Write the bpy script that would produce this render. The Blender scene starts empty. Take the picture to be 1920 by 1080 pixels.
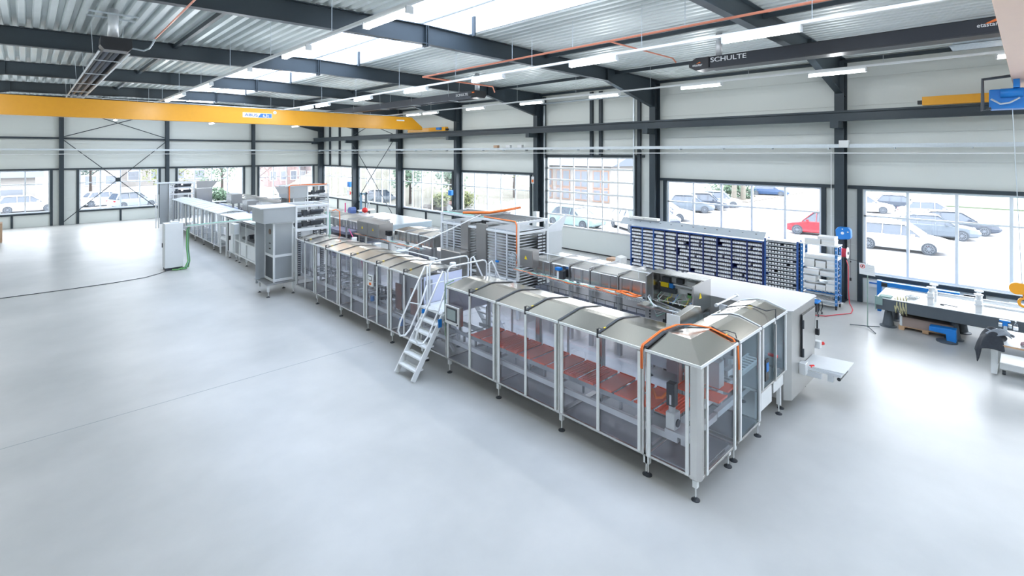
import bpy, bmesh, math, random
from mathutils import Vector, Matrix
random.seed(7)
S = bpy.context.scene
COL = S.collection
PI = math.pi

# ------------------------------------------------------------------ camera, sky, exposure
cam_d = bpy.data.cameras.new('camera'); cam = bpy.data.objects.new('camera', cam_d); COL.objects.link(cam)
cam.location = (0, 0, 5.3)
cam.rotation_euler = (PI/2, 0, -math.atan(910/940.))
cam_d.sensor_fit = 'HORIZONTAL'; cam_d.sensor_width = 36; cam_d.lens = 36*940/1920.
cam_d.shift_y = -253/1920.; cam_d.clip_start = .05; cam_d.clip_end = 600
S.camera = cam
S.view_settings.view_transform = 'Standard'; S.view_settings.look = 'None'
S.view_settings.exposure = 0.10; S.view_settings.gamma = 1.0; S.view_settings.use_curve_mapping = False
w = bpy.data.worlds.new('sky'); S.world = w; w.use_nodes = True
bg = w.node_tree.nodes['Background']
bg.inputs['Color'].default_value = (.92, .955, 1.0, 1); bg.inputs['Strength'].default_value = 11.0
cy = S.cycles
cy.use_denoising = True
cy.max_bounces = 10; cy.diffuse_bounces = 5; cy.glossy_bounces = 4; cy.transmission_bounces = 6; cy.transparent_max_bounces = 32
cy.sample_clamp_indirect = 6.0; cy.caustics_reflective = False; cy.caustics_refractive = False
LAMP_W = 6.0; GLOW_W = 58.0

# ------------------------------------------------------------------ materials
MATS = {}
def mat(name, col, rough=.5, metal=0., var=.06, scale=6., emit=None, es=0., spec=.5, bump=0., bscale=40.):
    if name in MATS: return MATS[name]
    m = bpy.data.materials.new(name); m.use_nodes = True; nt = m.node_tree; b = nt.nodes['Principled BSDF']
    b.inputs['Roughness'].default_value = rough; b.inputs['Metallic'].default_value = metal
    b.inputs['Specular IOR Level'].default_value = spec
    tc = nt.nodes.new('ShaderNodeTexCoord'); nz = nt.nodes.new('ShaderNodeTexNoise')
    nz.inputs['Scale'].default_value = scale; nz.inputs['Detail'].default_value = 3
    nt.links.new(tc.outputs['Object'], nz.inputs['Vector'])
    mx = nt.nodes.new('ShaderNodeMix'); mx.data_type = 'RGBA'
    mx.inputs['A'].default_value = (*[c*(1-var) for c in col], 1); mx.inputs['B'].default_value = (*[min(1, c*(1+var)) for c in col], 1)
    nt.links.new(nz.outputs['Fac'], mx.inputs['Factor']); nt.links.new(mx.outputs['Result'], b.inputs['Base Color'])
    if emit:
        b.inputs['Emission Color'].default_value = (*emit, 1); b.inputs['Emission Strength'].default_value = es
    if bump:
        n2 = nt.nodes.new('ShaderNodeTexNoise'); n2.inputs['Scale'].default_value = bscale
        nt.links.new(tc.outputs['Object'], n2.inputs['Vector'])
        bp = nt.nodes.new('ShaderNodeBump'); bp.inputs['Strength'].default_value = bump; bp.inputs['Distance'].default_value = .02
        nt.links.new(n2.outputs['Fac'], bp.inputs['Height']); nt.links.new(bp.outputs['Normal'], b.inputs['Normal'])
    MATS[name] = m; return m
def glass(name, tint, gl=.06, rough=.02):
    m = bpy.data.materials.new(name); m.use_nodes = True; nt = m.node_tree
    for n in list(nt.nodes): nt.nodes.remove(n)
    out = nt.nodes.new('ShaderNodeOutputMaterial'); mix = nt.nodes.new('ShaderNodeMixShader')
    tr = nt.nodes.new('ShaderNodeBsdfTransparent'); g = nt.nodes.new('ShaderNodeBsdfGlossy')
    nz = nt.nodes.new('ShaderNodeTexNoise'); nz.inputs['Scale'].default_value = .7
    cm = nt.nodes.new('ShaderNodeMix'); cm.data_type = 'RGBA'
    cm.inputs['A'].default_value = (*tint, 1); cm.inputs['B'].default_value = (*[min(1, c*1.04) for c in tint], 1)
    nt.links.new(nz.outputs['Fac'], cm.inputs['Factor']); nt.links.new(cm.outputs['Result'], tr.inputs['Color'])
    g.inputs['Roughness'].default_value = rough; g.inputs['Color'].default_value = (.9, .93, 1, 1)
    lw = nt.nodes.new('ShaderNodeLayerWeight'); lw.inputs['Blend'].default_value = .35
    ma = nt.nodes.new('ShaderNodeMath'); ma.operation = 'MULTIPLY_ADD'; ma.inputs[1].default_value = .13; ma.inputs[2].default_value = gl
    nt.links.new(lw.outputs['Fresnel'], ma.inputs[0]); nt.links.new(ma.outputs[0], mix.inputs[0])
    nt.links.new(tr.outputs[0], mix.inputs[1]); nt.links.new(g.outputs[0], mix.inputs[2]); nt.links.new(mix.outputs[0], out.inputs[0])
    return m
STEEL = mat('stainless_steel', (.66, .65, .63), .27, 1., .05, 3, bump=.02, bscale=2.)
STEELD = mat('brushed_steel_dull', (.44, .45, .46), .42, .9, .06, 3)
ROOFST = mat('stainless_roof_sheet', (.88, .83, .75), .20, 1., .03, 1.2, bump=.03, bscale=1.3)
ALU = mat('anodised_aluminium', (.74, .77, .80), .38, .35, .03)
ALUW = mat('white_aluminium', (.80, .82, .83), .45, .1, .03)
GALV = mat('galvanised_steel', (.60, .66, .70), .4, .6, .08, 20)
ANTH = mat('anthracite_steel', (.033, .048, .060), .5, .1, .08)
WINF = mat('window_frame_grey', (.78, .84, .90), .45, .0, .03)
WALLM = mat('wall_panel_white', (.72, .755, .725), .55, 0., .03, .4)
DECK = mat('galvanised_deck', (.68, .735, .74), .42, .22, .06, 1.5)
YEL = mat('crane_yellow', (.80, .37, .018), .38, 0., .04)
WHITE = mat('white_paint', (.82, .84, .85), .4, 0., .02)
CABG = mat('cabinet_light_grey', (.66, .69, .70), .45, 0., .02)
BLACK = mat('black_plastic', (.018, .02, .024), .4, 0., .1)
DARK = mat('dark_grey_metal', (.06, .068, .08), .42, .3, .1)
IRON = mat('cast_iron_grey', (.10, .12, .14), .5, .3, .08)
BLUE = mat('shelf_blue', (.03, .10, .34), .45, 0., .06)
BLUEL = mat('bright_blue', (.01, .20, .62), .4, 0., .05)
NAVY = mat('shelf_navy', (.02, .035, .15), .45, 0., .06)
ORANGE = mat('orange_cable', (.92, .20, .03), .45, 0., .05)
GREENC = mat('green_cable', (.18, .45, .16), .5, 0., .2, 60)
MINT = mat('pale_green_cable', (.36, .66, .56), .5, 0., .2, 60)
PINKC = mat('pink_cable', (.80, .08, .30), .5, 0., .05)
COPPER = mat('copper_pipe', (.75, .27, .17), .35, .5, .06)
REDT = mat('red_tray', (.98, .15, .06), .4, 0., .07, 12)
RED = mat('red_plastic', (.75, .03, .03), .4, 0., .05)
CREAM = mat('pale_peach', (.86, .58, .42), .45, 0., .03)  # one even pale peach tone over the whole near crane girder
BINW = mat('bin_white_plastic', (.90, .93, .97), .4, 0., .10, 30)
BIND = mat('bin_dark_plastic', (.10, .11, .14), .5, 0., .1)
CARD = mat('cardboard', (.55, .36, .24), .8, 0., .08)
CARDW = mat('white_cardboard', (.80, .80, .78), .7, 0., .04)
WOOD = mat('pallet_wood', (.55, .35, .20), .8, 0., .15, 15)
SCREEN = mat('screen_grey', (.30, .36, .36), .2, 0., .03)
YSIGN = mat('sign_yellow', (.95, .70, .02), .4, 0., .02)
TEXB = mat('sign_blue', (.02, .16, .50), .4, 0., .02)
FLEECE = mat('dark_cloth', (.03, .035, .045), .9, 0., .3, 20)
GREYC = mat('grey_cloth', (.22, .25, .29), .9, 0., .3, 20)
RUBBER = mat('black_rubber', (.02, .02, .02), .7, 0., .1)
LAMP = mat('lamp_diffuser', (.9, .95, 1), .5, 0., .0, emit=(.93, .97, 1.0), es=9.)
try: LAMP.cycles.emission_sampling = 'NONE'
except Exception: pass
PANE = glass('window_glass', (.97, .985, 1.0), .03)
TINT = glass('tinted_polycarbonate', (.90, .90, .92), .015, .03)
TINTC = glass('clear_polycarbonate', (.95, .96, .98), .03, .03)
TINTB = glass('cyan_polycarbonate', (.86, .93, .96), .03, .03)
VAULT = glass('skylight_polycarbonate', (.50, .575, .70), .03, .3)

def floor_mat():
    m = bpy.data.materials.new('polished_concrete'); m.use_nodes = True; nt = m.node_tree; b = nt.nodes['Principled BSDF']
    tc = nt.nodes.new('ShaderNodeTexCoord')
    def nz(sc, det, rough=.55):
        n = nt.nodes.new('ShaderNodeTexNoise'); n.inputs['Scale'].default_value = sc; n.inputs['Detail'].default_value = det; n.inputs['Roughness'].default_value = rough
        nt.links.new(tc.outputs['Object'], n.inputs['Vector']); return n
    a = nz(.35, 6); c = nz(2.5, 8, .65); d = nz(60, 3)
    r = nt.nodes.new('ShaderNodeValToRGB'); r.color_ramp.elements[0].position = .32; r.color_ramp.elements[1].position = .70
    r.color_ramp.elements[0].color = (.435, .445, .435, 1); r.color_ramp.elements[1].color = (.57, .57, .555, 1)
    nt.links.new(a.outputs['Fac'], r.inputs[0])
    r2 = nt.nodes.new('ShaderNodeValToRGB'); r2.color_ramp.elements[0].position = .2; r2.color_ramp.elements[1].position = .8
    r2.color_ramp.elements[0].color = (.95, .95, .96, 1); r2.color_ramp.elements[1].color = (1, 1, 1, 1)
    nt.links.new(c.outputs['Fac'], r2.inputs[0])
    mx = nt.nodes.new('ShaderNodeMix'); mx.data_type = 'RGBA'; mx.blend_type = 'MULTIPLY'; mx.inputs['Factor'].default_value = .9
    nt.links.new(r.outputs[0], mx.inputs['A']); nt.links.new(r2.outputs[0], mx.inputs['B'])
    nt.links.new(mx.outputs['Result'], b.inputs['Base Color'])
    mr = nt.nodes.new('ShaderNodeMapRange'); mr.inputs['To Min'].default_value = .30; mr.inputs['To Max'].default_value = .42
    nt.links.new(c.outputs['Fac'], mr.inputs['Value']); nt.links.new(mr.outputs[0], b.inputs['Roughness'])
    bp = nt.nodes.new('ShaderNodeBump'); bp.inputs['Strength'].default_value = .04; bp.inputs['Distance'].default_value = .01
    nt.links.new(d.outputs['Fac'], bp.inputs['Height']); nt.links.new(bp.outputs['Normal'], b.inputs['Normal'])
    return m
FLOOR = floor_mat()

# ------------------------------------------------------------------ mesh helpers
ORG = {}
def org(p): return ORG.get(p.name, Vector((0, 0, 0))) if p else Vector((0, 0, 0))
class MB:
    def __init__(s): s.V = []; s.F = []
    def add(s, vs, fs):
        n = len(s.V); s.V += [tuple(v) for v in vs]; s.F += [tuple(i+n for i in f) for f in fs]; return s
    def box(s, x0, x1, y0, y1, z0, z1):
        x0, x1 = min(x0, x1), max(x0, x1); y0, y1 = min(y0, y1), max(y0, y1); z0, z1 = min(z0, z1), max(z0, z1)
        e = .0004*((len(s.V)//8) % 7)          # keeps crossing bars from sharing one plane
        x0 -= e; x1 += e; y0 -= e; y1 += e; z0 -= e; z1 += e
        return s.add([(x0,y0,z0),(x1,y0,z0),(x1,y1,z0),(x0,y1,z0),(x0,y0,z1),(x1,y0,z1),(x1,y1,z1),(x0,y1,z1)],
                     [(3,2,1,0),(4,5,6,7),(0,1,5,4),(1,2,6,5),(2,3,7,6),(3,0,4,7)])
    def prism(s, pts, axis, a, b):
        # pts 2D polygon; axis 'x': (y,z), 'y': (x,z), 'z': (x,y)
        f = {'x': lambda p, t: (t, p[0], p[1]), 'y': lambda p, t: (p[0], t, p[1]), 'z': lambda p, t: (p[0], p[1], t)}[axis]
        n = len(pts)
        return s.add([f(p, a) for p in pts]+[f(p, b) for p in pts],
                     [tuple(range(n))[::-1], tuple(range(n, 2*n))]+[(i, (i+1) % n, n+(i+1) % n, n+i) for i in range(n)])
    def cyl(s, p0, p1, r, r2=None, n=12):
        r2 = r if r2 is None else r2
        p0 = Vector(p0); p1 = Vector(p1); d = (p1-p0).normalized()
        u = d.orthogonal().normalized(); v = d.cross(u)
        A = [p0+(u*math.cos(2*PI*i/n)+v*math.sin(2*PI*i/n))*r for i in range(n)]
        B = [p1+(u*math.cos(2*PI*i/n)+v*math.sin(2*PI*i/n))*r2 for i in range(n)]
        return s.add(A+B, [tuple(range(n))[::-1], tuple(range(n, 2*n))]+[(i, (i+1) % n, n+(i+1) % n, n+i) for i in range(n)])
    def tube(s, pts, r, n=8):
        pts = [Vector(p) for p in pts]; rings = []; u = None
        for i, p in enumerate(pts):
            d = (pts[min(i+1, len(pts)-1)]-pts[max(i-1, 0)]).normalized()
            if u is None: u = d.orthogonal().normalized()
            u = (u-d*u.dot(d)); u = u.normalized() if u.length > 1e-5 else d.orthogonal().normalized()
            v = d.cross(u); rings.append([p+(u*math.cos(2*PI*k/n)+v*math.sin(2*PI*k/n))*r for k in range(n)])
        V = [q for R in rings for q in R]; F = []
        for i in range(len(pts)-1):
            for k in range(n):
                F.append((i*n+k, i*n+(k+1) % n, (i+1)*n+(k+1) % n, (i+1)*n+k))
        F += [tuple(range(n))[::-1], tuple(range((len(pts)-1)*n, len(pts)*n))]
        return s.add(V, F)
    def lathe(s, prof, c, n=20):
        V = []; F = []
        for r, z in prof:
            for k in range(n): V.append((c[0]+r*math.cos(2*PI*k/n), c[1]+r*math.sin(2*PI*k/n), c[2]+z))
        for i in range(len(prof)-1):
            for k in range(n): F.append((i*n+k, i*n+(k+1) % n, (i+1)*n+(k+1) % n, (i+1)*n+k))
        F += [tuple(range(n))[::-1], tuple(range((len(prof)-1)*n, len(prof)*n))]
        return s.add(V, F)
    def bar(s, p0, p1, wd, ht, up=(0, 0, 1)):
        p0 = Vector(p0); p1 = Vector(p1); d = (p1-p0).normalized(); up = Vector(up)
        sd = d.cross(up).normalized(); u2 = sd.cross(d).normalized(); V = []
        for p in (p0, p1):
            for a, b in ((-1,-1),(1,-1),(1,1),(-1,1)): V.append(p+sd*a*wd/2+u2*b*ht/2)
        return s.add(V, [(3,2,1,0),(4,5,6,7),(0,1,5,4),(1,2,6,5),(2,3,7,6),(3,0,4,7)])
    def build(s, name, m, parent=None, smooth=False, bev=0., world=True):
        me = bpy.data.meshes.new(name); o = org(parent) if world else Vector((0, 0, 0))
        me.from_pydata([(v[0]-o.x, v[1]-o.y, v[2]-o.z) for v in s.V], [], s.F)
        bm = bmesh.new(); bm.from_mesh(me); bmesh.ops.recalc_face_normals(bm, faces=bm.faces); bm.to_mesh(me); bm.free()
        me.materials.append(m)
        if smooth: me.polygons.foreach_set('use_smooth', [True]*len(me.polygons))
        ob = bpy.data.objects.new(name, me); COL.objects.link(ob)
        if parent: ob.parent = parent
        ORG[ob.name] = Vector(o)
        if bev:
            md = ob.modifiers.new('bevel', 'BEVEL'); md.width = bev; md.segments = 2; md.limit_method = 'ANGLE'
        return ob
def tag(o, label=None, cat=None, group=None, kind=None):
    if label: o['label'] = label
    if cat: o['category'] = cat
    if group: o['group'] = group
    if kind: o['kind'] = kind
    return o
def thing(name, label, cat, loc=(0, 0, 0), rz=0, group=None, kind=None):
    o = bpy.data.objects.new(name, None); COL.objects.link(o); o.empty_display_size = .2
    o.location = loc; o.rotation_euler = (0, 0, rz); ORG[o.name] = Vector(loc)
    return tag(o, label, cat, group, kind)
def kids(o): return [c for c in CH.get(o.name, [])]
def copy_tree(o, parent=None):
    c = o.copy(); COL.objects.link(c); c.parent = parent
    for ch in [x for x in o.children]: copy_tree(ch, c)
    return c
def struct(o): o['kind'] = 'structure'; return o
def B(name, m, dims, parent=None, bev=0.): return MB().box(*dims).build(name, m, parent, bev=bev)
def text(body, m, parent, loc, size, rot, ext=.004, bold=True, sx=1.):
    cu = bpy.data.curves.new('lettering', 'FONT'); cu.body = body; cu.size = size; cu.extrude = ext
    cu.align_x = 'CENTER'; cu.align_y = 'CENTER'
    if bold: cu.offset = size*.008
    tmp = bpy.data.objects.new('tmp', cu); COL.objects.link(tmp); bpy.context.view_layer.update()
    me = bpy.data.meshes.new_from_object(tmp.evaluated_get(bpy.context.evaluated_depsgraph_get())); bpy.data.objects.remove(tmp, do_unlink=True)
    me.materials.clear(); me.materials.append(m); o = bpy.data.objects.new('lettering', me); COL.objects.link(o); ORG[o.name] = Vector((0, 0, 0))
    o.parent = parent; p = org(parent); o.location = (loc[0]-p.x, loc[1]-p.y, loc[2]-p.z); o.rotation_euler = rot; o.scale = (sx, 1, 1)
    return o
RX = (PI/2, 0, 0)          # text readable from -Y
RMX = (PI/2, 0, -PI/2)     # text readable from -X

# ================================================================== THE HALL
XW = 21.4; YB = 49.7; XL = -4.8; YF = -10.2
COLY = [4.74+7.45*i for i in range(-1, 6)] + [49.2]
FCX = [-4.6, 1.84, 8.34, 14.94, 21.2]
def ztop(x): return 8.72+.022*((21.4-x) if x > 8.3 else (x+4.8))
def zbot(x):
    if x > 17.2: return 8.30-(x-17.2)*.235
    if x < -.6: return 8.30-(-.6-x)*.235
    return 8.30+.018*((17.2-x) if x > 8.3 else (x+.6))
struct(B('floor', FLOOR, (XL-.1, XW+.1, YF-.1, YB+.1, -.25, 0)))
j = MB(); j.box(XL, 7.0, 12.80, 12.815, -.01, .0015); j.box(9.2, 20.5, 12.80, 12.815, -.01, .0015)
struct(j.build('trim_1', mat('joint_sealant', (.28, .32, .34), .7)))

# roof deck: trapezoidal sheet, ribs along Y
def deck(x0, x1, name):
    p = .29; V = []; F = []; xs = []
    x = x0; k = 0
    prof = [(0, 0), (.12, 0), (.155, .13), (.255, .13)]
    while x < x1:
        for dx, dz in prof:
            if x+dx <= x1: xs.append((x+dx, dz))
        x += p
    xs.append((x1, 0))
    ys = [YF, 10, 30, YB]
    for (a, dz) in xs:
        for y in ys: V.append((a, y, ztop(a)+dz+.01))
    n = len(ys)
    for i in range(len(xs)-1):
        for q in range(n-1): F.append((i*n+q, (i+1)*n+q, (i+1)*n+q+1, i*n+q+1))
    m = MB(); m.add(V, F); o = m.build(name, DECK)
    md = o.modifiers.new('thickness', 'SOLIDIFY'); md.thickness = .012; md.offset = 1
    return struct(o)
deck(XL, 6.65, 'ceiling'); deck(9.95, XW, 'ceiling')
m = MB()
for yy in (YF, 45.5): m.box(6.6, 10., yy, yy+(2 if yy < 0 else 4.2), 9.06, 9.2)
struct(m.build('ceiling', DECK))
# opaque outer roof above the deck keeps daylight to the skylight
m = MB()
m.add([(XL, YF, 9.0), (6.6, YF, 9.25), (6.6, YB, 9.25), (XL, YB, 9.0)], [(0, 1, 2, 3)])
m.add([(10, YF, 9.25), (XW, YF, 9.0), (XW, YB, 9.0), (10, YB, 9.25)], [(0, 1, 2, 3)])
o = m.build('ceiling', mat('roof_membrane', (.4, .42, .43), .8)); struct(o)
# skylight: kerb, barrel vault, arched ribs, end walls
sk = thing('skylight', 'long barrel vaulted skylight along the roof ridge', 'skylight', (8.3, 20, 9), kind='structure')
m = MB(); 
for x in (6.6, 9.95): m.box(x-.04, x+.04, YF+2, 45.5, 9.0, 9.55)
m.build('kerb', WHITE, sk)
y0s, y1s = YF+2, 45.5
arc = [(8.275+1.70*math.cos(PI*(1-t/12.)), 9.55+.62*math.sin(PI*t/12.)) for t in range(13)]
m = MB(); V = []; F = []
for a in arc:
    V += [(a[0], y0s, a[1]), (a[0], y1s, a[1])]
for i in range(12): F.append((2*i, 2*i+1, 2*i+3, 2*i+2))
m.add(V, F); m.build('vault_glazing', VAULT, sk, smooth=True)
for y in (y0s, y1s):
    m = MB(); m.add([(a[0], y, a[1]) for a in arc], [tuple(range(13))]); m.build('end_glazing', VAULT, sk)
yy = y0s
while yy < y1s:
    MB().tube([(a[0], yy, a[1]-.03) for a in arc], .014, 5).build('arched_rib', WINF, sk); yy += 1.06
# roof trim struts along Y
for n_, x in enumerate((-2.2, 3.5, 13.5, 17.9, 21.25)):
    m = MB().box(x-.05, x+.05, YF, YB, ztop(x)-.17, ztop(x)-.05); struct(m.build('roof_strut', ANTH))
m = MB().cyl((8.3, YF, 9.12), (8.3, YB, 9.12), .06); struct(m.build('ridge_tube', WINF))
for n_, y in enumerate(COLY[:-1]):
    struct(B('skylight_post', ANTH, (9.86, 9.92, y-.35, y-.23, 8.9, 9.5)))

# portal frames
def frame(y):
    f = thing('portal_frame', None, None, (8.3, y, 0)); f['kind'] = 'structure'
    for sx, xa in ((1, 20.85), (-1, -4.72)):
        m = MB(); zt = 8.6
        m.box(xa, xa+.022, y-.15, y+.15, 0, zt); m.box(xa+.43, xa+.452, y-.15, y+.15, 0, zt); m.box(xa, xa+.45, y-.008, y+.008, 0, zt)
        m.box(xa-.03, xa+.48, y-.18, y+.18, 0, .025)
        m.build('column', ANTH, f)
    xs = [-4.7, -.6, 2, 5, 8.3, 11, 14, 17.2, 21.28]
    m = MB(); V = []; F = []
    for x in xs: V += [(x, y, zbot(x)), (x, y, ztop(x)-.02)]
    for i in range(len(xs)-1): F.append((2*i, 2*i+2, 2*i+3, 2*i+1))
    m2 = MB()
    for i in range(len(xs)-1):
        a, b = xs[i], xs[i+1]
        m2.add([(a, y-.008, zbot(a)), (b, y-.008, zbot(b)), (b, y-.008, ztop(b)-.02), (a, y-.008, ztop(a)-.02),
                (a, y+.008, zbot(a)), (b, y+.008, zbot(b)), (b, y+.008, ztop(b)-.02), (a, y+.008, ztop(a)-.02)],
               [(0,1,2,3),(7,6,5,4),(0,4,5,1),(3,2,6,7),(0,3,7,4),(1,5,6,2)])
        m2.bar((a, y, zbot(a)), (b, y, zbot(b)), .22, .022); m2.bar((a, y, ztop(a)-.02), (b, y, ztop(b)-.02), .22, .022)
    for x in (17.2, 8.28, 8.34, -.6): m2.box(x-.01, x+.01, y-.11, y+.11, zbot(x)-(.08 if 8 < x < 9 else 0), ztop(x)-.03)
    m2.build('rafter', ANTH, f)
    m = MB(); m.box(20.2, 20.86, y-.13, y+.13, 6.18, 6.42); m.build('corbel', ANTH, f)
for y in COLY: frame(y)
# crane runway girder on the right wall (I section) and left wall
for x in (20.38, -4.2):
    m = MB(); m.box(x-.12, x+.12, YF, 49.2, 6.71, 6.74); m.box(x-.12, x+.12, YF, 49.2, 6.41, 6.44); m.box(x-.02, x+.02, YF, 49.2, 6.44, 6.72); m.box(x-.03, x+.03, YF, 49.2, 6.74, 6.78)
    struct(m.build('crane_runway', ANTH))

# walls: stacked horizontal sandwich panels with dark window surrounds
def panel_rows(mb, axis, c0, c1, a0, a1, z0, z1):
    z = z0
    while z < z1-1e-3:
        nz = min(z1, (math.floor(z/1.0+1e-6)+1)*1.0)
        if axis == 'x': mb.box(c0, c1, a0, a1, z+.004, nz-.004)
        else: mb.box(a0, a1, c0, c1, z+.004, nz-.004)
        z = nz
def wall(axis, c0, c1, a0, a1, opens, name, back):
    mb = MB(); segs = sorted(opens); cur = a0
    for (o0, o1, z0, z1) in segs:
        if o0 > cur: panel_rows(mb, axis, c0, c1, cur, o0, 0, 9.3)
        if z0 > 0: panel_rows(mb, axis, c0, c1, o0, o1, 0, z0)
        panel_rows(mb, axis, c0, c1, o0, o1, z1, 9.3); cur = o1
    if a1 > cur: panel_rows(mb, axis, c0, c1, cur, a1, 0, 9.3)
    struct(mb.build(name, WALLM))
    m2 = MB(); cur = a0      # thin inner core closes the joints
    t0, t1 = back
    def bx(u0, u1, z0, z1):
        if axis == 'x': m2.box(t0, t1, u0, u1, z0, z1)
        else: m2.box(u0, u1, t0, t1, z0, z1)
    for (o0, o1, z0, z1) in segs:
        if o0 > cur: bx(cur, o0, 0, 9.3)
        if z0 > 0: bx(o0, o1, 0, z0)
        bx(o0, o1, z1, 9.3); cur = o1
    if a1 > cur: bx(cur, a1, 0, 9.3)
    struct(m2.build(name, CABG))
RW = [(-9.6, -3.2, 1.03, 4.02), (-2.1, 4.12, 1.03, 4.02), (5.44, 11.72, 1.03, 4.02), (13.5, 19.2, 0, 5.08), (20.55, 27.0, 1.03, 4.02), (28.1, 34.45, 1.03, 4.02), (35.25, 41.75, 1.03, 4.02), (42.9, 49.1, 1.03, 4.02)]
wall('x', XW, XW+.16, YF, YB+.2, RW, 'wall_right', (XW+.05, XW+.12))
BW = [(-3.9, 1.2, 1.0, 4.05), (2.85, 7.75, 1.0, 4.05), (9.1, 14.1, 1.0, 4.05), (15.5, 20.45, 1.0, 4.05)]
wall('y', YB, YB+.16, XL, XW+.2, BW, 'wall_back', (YB+.05, YB+.12))
wall('x', XL-.16, XL, YF, YB+.2, [], 'wall_left', (XL-.12, XL-.05))
wall('y', YF-.16, YF, XL, XW+.2, [], 'wall_front', (YF-.12, YF-.05))
# dark steel surrounds (header, jamb posts, sill) around the windows
def surround(axis, c, o, wide, name, extra=()):
    o0, o1, z0, z1 = o; mb = MB()
    def bx(u0, u1, z0, z1, c0=c-.09, c1=c+.02):
        if axis == 'x': mb.box(c0, c1, u0, u1, z0, z1)
        else: mb.box(u0, u1, c0, c1, z0, z1)
    bx(wide[0], wide[1], z1, z1+.12); bx(o0-.17, o0-.02, 0, z1); bx(o1+.02, o1+.17, 0, z1)
    if z0 > 0: bx(o0-.02, o1+.02, z0-.13, z0-.01)
    for u in extra: bx(u-.06, u+.06, 0, z0-.1)
    struct(mb.build(name, ANTH))
def window(axis, c, o, nx, zt, name, frame_m=WINF, rows=None):
    o0, o1, z0, z1 = o
    w_ = thing(name, None, None, (c, (o0+o1)/2, z0) if axis == 'x' else ((o0+o1)/2, c, z0)); w_['kind'] = 'structure'
    mb = MB(); c0, c1 = c+.02, c+.09
    def bx(mb, u0, u1, z0, z1, c0=c0, c1=c1):
        if axis == 'x': mb.box(c0, c1, u0, u1, z0, z1)
        else: mb.box(u0, u1, c0, c1, z0, z1)
    bx(mb, o0, o0+.07, z0, z1); bx(mb, o1-.07, o1, z0, z1); bx(mb, o0, o1, z0, z0+.08); bx(mb, o0, o1, z1-.07, z1)
    for i in range(1, nx):
        u = o0+(o1-o0)*i/nx; bx(mb, u-.04, u+.04, z0, z1)
    zr = rows or [zt]
    for z in zr: bx(mb, o0, o1, z-.03, z+.03)
    mb.build('window_frame', frame_m, w_)
    us = [o0+(o1-o0)*i/nx for i in range(nx+1)]; zs = [z0]+list(zr)+[z1]
    for i in range(nx):
        for k in range(len(zs)-1):
            p = MB(); bx(p, us[i]+.03, us[i+1]-.03, zs[k]+.02, zs[k+1]-.02, c+.05, c+.056); p.build('pane', PANE, w_)
    mb = MB(); bx(mb, o0-.01, o1+.01, z0-.02, z0+.01, c-.06, c+.03); mb.build('window_sill', ALU, w_)
    return w_
bayY = [(-10.2, -2.9), (-2.55, 4.58), (4.9, 12.1), (12.35, 19.7), (19.95, 27.0), (27.4, 34.5), (34.85, 41.9), (42.3, 49.2)]
wi = 1
for i, o in enumerate(RW):
    if i == 3: continue
    surround('x', XW, o, bayY[i], 'trim_%d' % (wi+1), extra=((o[0]+o[1])/2,))
    window('x', XW, o, 5, 3.07, 'window_%d' % wi); wi += 1
surround('x', XW, RW[3], (12.9, 19.7), 'trim_12')
bayX = [(-4.6, 1.7), (1.98, 8.2), (8.5, 14.8), (15.1, 21.2)]
for i, o in enumerate(BW):
    surround('y', YB, o, bayX[i], 'trim_%d' % (20+i), extra=((o[0]+o[1])/2 if i else -.75,))
    window('y', YB, o, 4, 3.05, 'window_%d' % wi); wi += 1
# gable columns, rail and bracing of the far wall
for x in FCX:
    m = MB(); m.box(x-.13, x+.13, YB-.30, YB-.28, 0, 8.9); m.box(x-.13, x+.13, YB-.04, YB-.02, 0, 8.9); m.box(x-.012, x+.012, YB-.3, YB-.02, 0, 8.9)
    struct(m.build('gable_column', ANTH))
struct(B('gable_rail', ANTH, (XL, XW, YB-.2, YB-.06, 6.32, 6.46)))
def brace(pts, name, hub=None):
    m = MB()
    for a, b in pts: m.tube([a, b], .03, 6)
    if hub: m.box(*hub)
    struct(m.build(name, ANTH))
yb = YB-.36
brace([((1.95, yb, 6.25), (8.25, yb, .25)), ((8.25, yb, 6.25), (1.95, yb, .25)), ((1.95, yb, 6.5), (8.25, yb, 8.75)), ((8.25, yb, 6.5), (1.95, yb, 8.75))], 'wall_bracing', (4.95, 5.25, yb-.04, yb+.04, 3.1, 3.4))
brace([((20.7, 34.9, 6.2), (20.7, 41.9, .3)), ((20.8, 41.9, 6.2), (20.8, 34.9, .3)), ((20.7, 34.9, 6.8), (20.7, 41.9, 8.6)), ((20.8, 41.9, 6.8), (20.8, 34.9, 8.6))], 'wall_bracing')
# extra posts above and beside the sectional door; door rails
for y0_, zz in ((13.15, 8.5), (15.42, 8.5), (16.0, 8.5), (19.35, 8.5)):
    z0_ = 0 if y0_ in (13.15, 19.35) else 5.1
    struct(B('door_post', ANTH, (XW-.16, XW-.02, y0_-.08, y0_+.08, z0_, zz)))
for y0_ in (45.5, 47.6):
    struct(B('wall_post', ANTH, (XW-.16, XW-.02, y0_-.09, y0_+.09, 4.1, 8.5)))
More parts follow.
